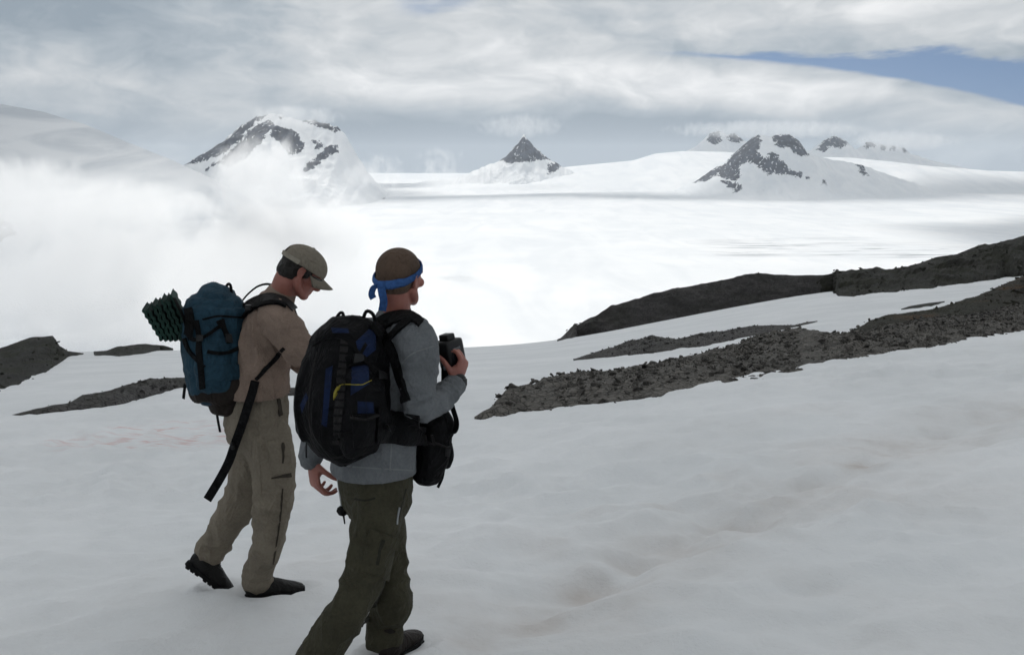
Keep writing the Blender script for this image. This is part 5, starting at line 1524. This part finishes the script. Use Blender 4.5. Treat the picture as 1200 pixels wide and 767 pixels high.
    part('collar', lambda bm: loft(bm, [A(321, 358, 0), A(327, 349, 0), A(331, 344, 0)], [(.082, .082), (.074, .076), (.069, .073)], R, n=22), M_TAN, so)
    # --- trousers
    def tr(bm):
        loft(bm, [A(305, 452, 0), A(302, 474, 0), A(299, 502, 0)], [(.162, .122), (.180, .145), (.17, .150)], R, n=28)
        loft(bm, legR, legR_r, R, n=22); loft(bm, legL, legL_r, R, n=22)
    ft = folds([(legR[3], .12, (0, 0, 1)), (legR[5], .13, (.1, 0, 1)), (legL[2], .12, legL[1] - legL[3]), (legL[4], .13, upL), (A(318, 505, -.1), .12, Vector((.8, 0, 1))), (legR[4], .1, (0, .1, 1))], .019, 1.0, .012, .075)
    to, tt = solid('trousers', tr, .0066, M_KHAKI, root, 3, post=ft)
    patch_on('cargo_pocket', [tt], [(314, 522), (338, 520), (338, 553), (317, 556)], M_KHAKI, to, -.001, .007, (10, 10), .010)
    patch_on('pocket_flap', [tt], [(313, 516), (339, 514), (339, 526), (314, 528)], M_KHAKI, to, .009, .005, (4, 10))
    strap_on('pocket_zip', [tt], [(329, 519), (331, 530), (330, 542)], 2.2, M_KDARK, to, .015, .003)
    strap_on('knee_zip', [tt], [(318, 560), (328, 558), (341, 556)], [1.5, 2.5, 5], M_KDARK, to, .001, .003)
    strap_on('side_seam', [tt], [(331, 572), (329, 600), (325, 630), (320, 660)], 1.5, M_KDARK, to, .002, .002)
    strap_on('side_seam', [tt], [(303, 468), (301, 500), (304, 540), (306, 580)], 1.2, M_KHAKI, to, .0, .003)
    patch_on('dark_hip_strip', [tt], [(324, 462), (328, 468), (331, 486), (327, 488)], M_KDARK, to, .0, .005, (6, 4))  # narrow dark strip at the front of the hip
    make_boot(root, heelR, fdir, (0, 0, 1), M_BOOT, ankR + Vector((0, 0, .08)))
    make_boot(root, heelL, axL, upL, M_BOOT, ankL + upL * .08)

    # --- backpack
    K = lambda px, py, d_=0.0: A(px, py, -.03 + d_)
    proot = empty('backpack', K(262, 481), 'teal blue backpack with dark brown base and black straps on the capped hiker', 'backpack', 'backpacks carried by the hikers')
    spine = [K(262, 448), K(257, 430), K(253, 405), K(252, 382), K(252, 364)]
    hw = [38, 37, 36.5, 36, 33]
    def pack(bm):
        loft(bm, spine, [(.165, h_ * .00425) for h_ in hw], R, n=30, ex=2.7)
        loft(bm, [K(250, 452, -.15), K(250, 425, -.155), K(252, 400, -.14)], [(.04, .075), (.045, .08), (.03, .07)], R, n=18, ex=2.4)
    fp = folds([(spine[2] + Vector((0, -.15, 0)), .16, (.2, 0, 1)), (spine[0], .15, (0, 0, 1))], .009, 4.0, .011)
    po, pt = solid('pack_body', pack, .0075, M_TEAL, proot, 3, post=fp)
    def base(bm):
        loft(bm, [K(269, 466), K(268, 459), K(265, 451), K(263, 445)], [(.130, .115), (.158, .146), (.170, .168), (.170, .170)], R, n=30, ex=2.6)
    solid('pack_base', base, .0075, M_BROWN, proot, 3, post=folds([(K(262, 470), .14, (0, 0, 1))], .008, 2.0, .008))
    def lid(bm):
        loft(bm, [K(253, 374), K(252, 364), K(252, 355), K(253, 350)], [(.168, .150), (.172, .148), (.160, .126), (.13, .096)], R, n=30, ex=2.4)
    lo, lt = solid('pack_lid', lid, .0075, M_TEAL, proot, 3, post=folds([(K(262, 352), .14, (.8, 0, .6)), (K(232, 360), .12, (1, 0, .2))], .009, 6.0, .010))
    allp = [pt, lt]
    strap_on('compression_strap', allp, [(230, 375), (233, 392), (234, 410), (236, 430), (238, 455)], 6, M_WEB, proot, .004, .006)
    strap_on('compression_strap', allp, [(219, 388), (228, 398), (240, 394), (252, 386), (262, 379)], 4, M_WEB, proot, .006, .005)
    strap_on('compression_strap', allp, [(258, 374), (264, 388), (268, 402)], [7, 6, 5], M_WEB, proot, .008, .008)
    strap_on('compression_strap', allp, [(243, 412), (256, 414), (270, 412), (284, 404)], 4, M_WEB, proot, .004, .005)
    strap_on('compression_strap', allp, [(217, 396), (222, 410), (232, 422), (240, 430)], 3.5, M_WEB, proot, .006, .005)
    strap_on('lid_strap', allp, [(222, 362), (224, 375), (222, 392)], 8, M_WEB, proot, .006, .008)
    strap_on('lid_trim', allp, [(238, 374), (256, 370), (272, 371), (286, 372)], 2.2, M_BLACK, proot, .003, .003)
    patch_on('buckle', allp, [(263, 391), (270, 391), (270, 401), (264, 401)], M_PLAST, proot, .014, .007, (4, 4))
    patch_on('buckle', allp, [(231, 392), (238, 392), (238, 400), (231, 400)], M_PLAST, proot, .010, .007, (4, 4))
    patch_on('side_pocket', [pt], [(242, 428), (284, 426), (286, 444), (242, 447)], M_TEAL, proot, .0, .007, (8, 12), .010)
    part('grab_loop', lambda bm: tube(bm, [K(262, 346), K(266, 334), K(270, 334), K(272, 347)], .007, 8, 4), M_WEB, proot)
    ribbon('loose_strap', [K(217, 450, -.05), K(216, 458, -.05), K(215, 467, -.05)], R + Fw, .018, .004, M_WEB, proot)
    ribbon('loose_strap', [K(253, 474, -.06), K(255, 490, -.06), K(258, 506, -.06)], R + Fw, .015, .004, M_WEB, proot)
    strap_on('shoulder_strap', [st], [(284, 366), (295, 356), (309, 350), (322, 349), (335, 353), (345, 363)], [9, 9, 9, 8, 7, 6], M_GPACK, proot, .002, .008)
    strap_on('strap_edge', [st], [(286, 372), (298, 362), (311, 357), (324, 356), (335, 360)], 2.4, M_WEB, proot, .014, .004)
    ribbon('shoulder_strap', [A(281, 356, .06), A(291, 344, .11), A(303, 335, .14), A(316, 333, .15), A(329, 340, .15), A(341, 352, .15), A(347, 368, .14)], R, .03, .008, M_WEB, proot)
    part('strap_adjuster', lambda bm: bbox(bm, A(291, 360, -.15), (.016, .014, .012), B, .003), M_PLAST, proot)
    strap_on('stabiliser_strap', [st], [(333, 408), (322, 420), (310, 433), (300, 444)], 4, M_WEB, proot, .004, .006)
    strap_on('hip_belt', [st, tt, pt], [(287, 452), (300, 456), (313, 459), (328, 462)], [16, 13, 8, 5], M_BLACK, proot, .004, .012) if False else None
    ribbon('hip_strap', [A(299, 446, -.190), A(296, 458, -.20), A(291, 474, -.21), A(283, 499, -.215), A(275, 521, -.215), A(268, 541, -.205), A(257, 562, -.20), A(243, 585, -.20)], Fw * .9 + Vector((0, -.2, .35)), .042, .006, M_WEB, proot)
    part('strap_slider', lambda bm: bbox(bm, A(273, 520, -.215), (.030, .008, .012), frame(80) @ Matrix.Rotation(.35, 3, 'Y'), .003), M_PLAST, proot)

    # --- folded foam pad strapped across the back of the pack
    c0 = A(197, 376, -.16)
    sroot = empty('sleeping_pad', c0, 'dark green folded foam sleeping pad strapped behind the teal backpack', 'sleeping pad')
    for k_ in range(7):
        t = k_ / 6.0
        tip = A(167 + 33 * t, 362 - 17 * t + (2.5 if k_ % 2 else 0), -.15); end = A(190 + 34 * t, 399 + 4 * t - 6 * t * t, -.15)
        def layer(bm, tip=tip, end=end):
            ax_ = end - tip; ln = ax_.length; ax_ = ax_.normalized(); nn = ax_.cross(R).normalized()
            depth = .42; N_ = 26; fr, bk = [], []
            for s_ in (0, 1):
                q = Vector((-.30, .95, -.05)).normalized() * depth * s_
                up_, dn_ = [], []
                for i in range(N_ + 1):
                    u = i / N_; wv = .0032 * math.sin(u * 2 * math.pi * 5.5)
                    th_ = .0078 * min(1, (u * N_ + .6) / 2.5)
                    up_.append(bm.verts.new(tip + ax_ * ln * u + nn * (wv + th_) + q)); dn_.append(bm.verts.new(tip + ax_ * ln * u + nn * (wv - th_) + q))
                fr.append((up_, dn_))
            (u0, d0), (u1, d1) = fr
            for i in range(N_):
                bm.faces.new((u0[i], u0[i + 1], u1[i + 1], u1[i])); bm.faces.new((d0[i + 1], d0[i], d1[i], d1[i + 1]))
                bm.faces.new((u0[i + 1], u0[i], d0[i], d0[i + 1])); bm.faces.new((u1[i], u1[i + 1], d1[i + 1], d1[i]))
            bm.faces.new((u0[0], u1[0], d1[0], d0[0])); bm.faces.new((u0[-1], d0[-1], d1[-1], u1[-1]))
        part('pad_layer', layer, M_PAD, sroot, False)
    ribbon('tie_strap', [A(204, 349, -.17), A(215, 372, -.19), A(222, 398, -.18)], Vector((0, 1, 0)), .03, .004, M_WEB, proot)
build_slope()
build_rocks()
build_glacier()
build_mountains()
build_camera_holder()
build_capped_hiker()
build_air()
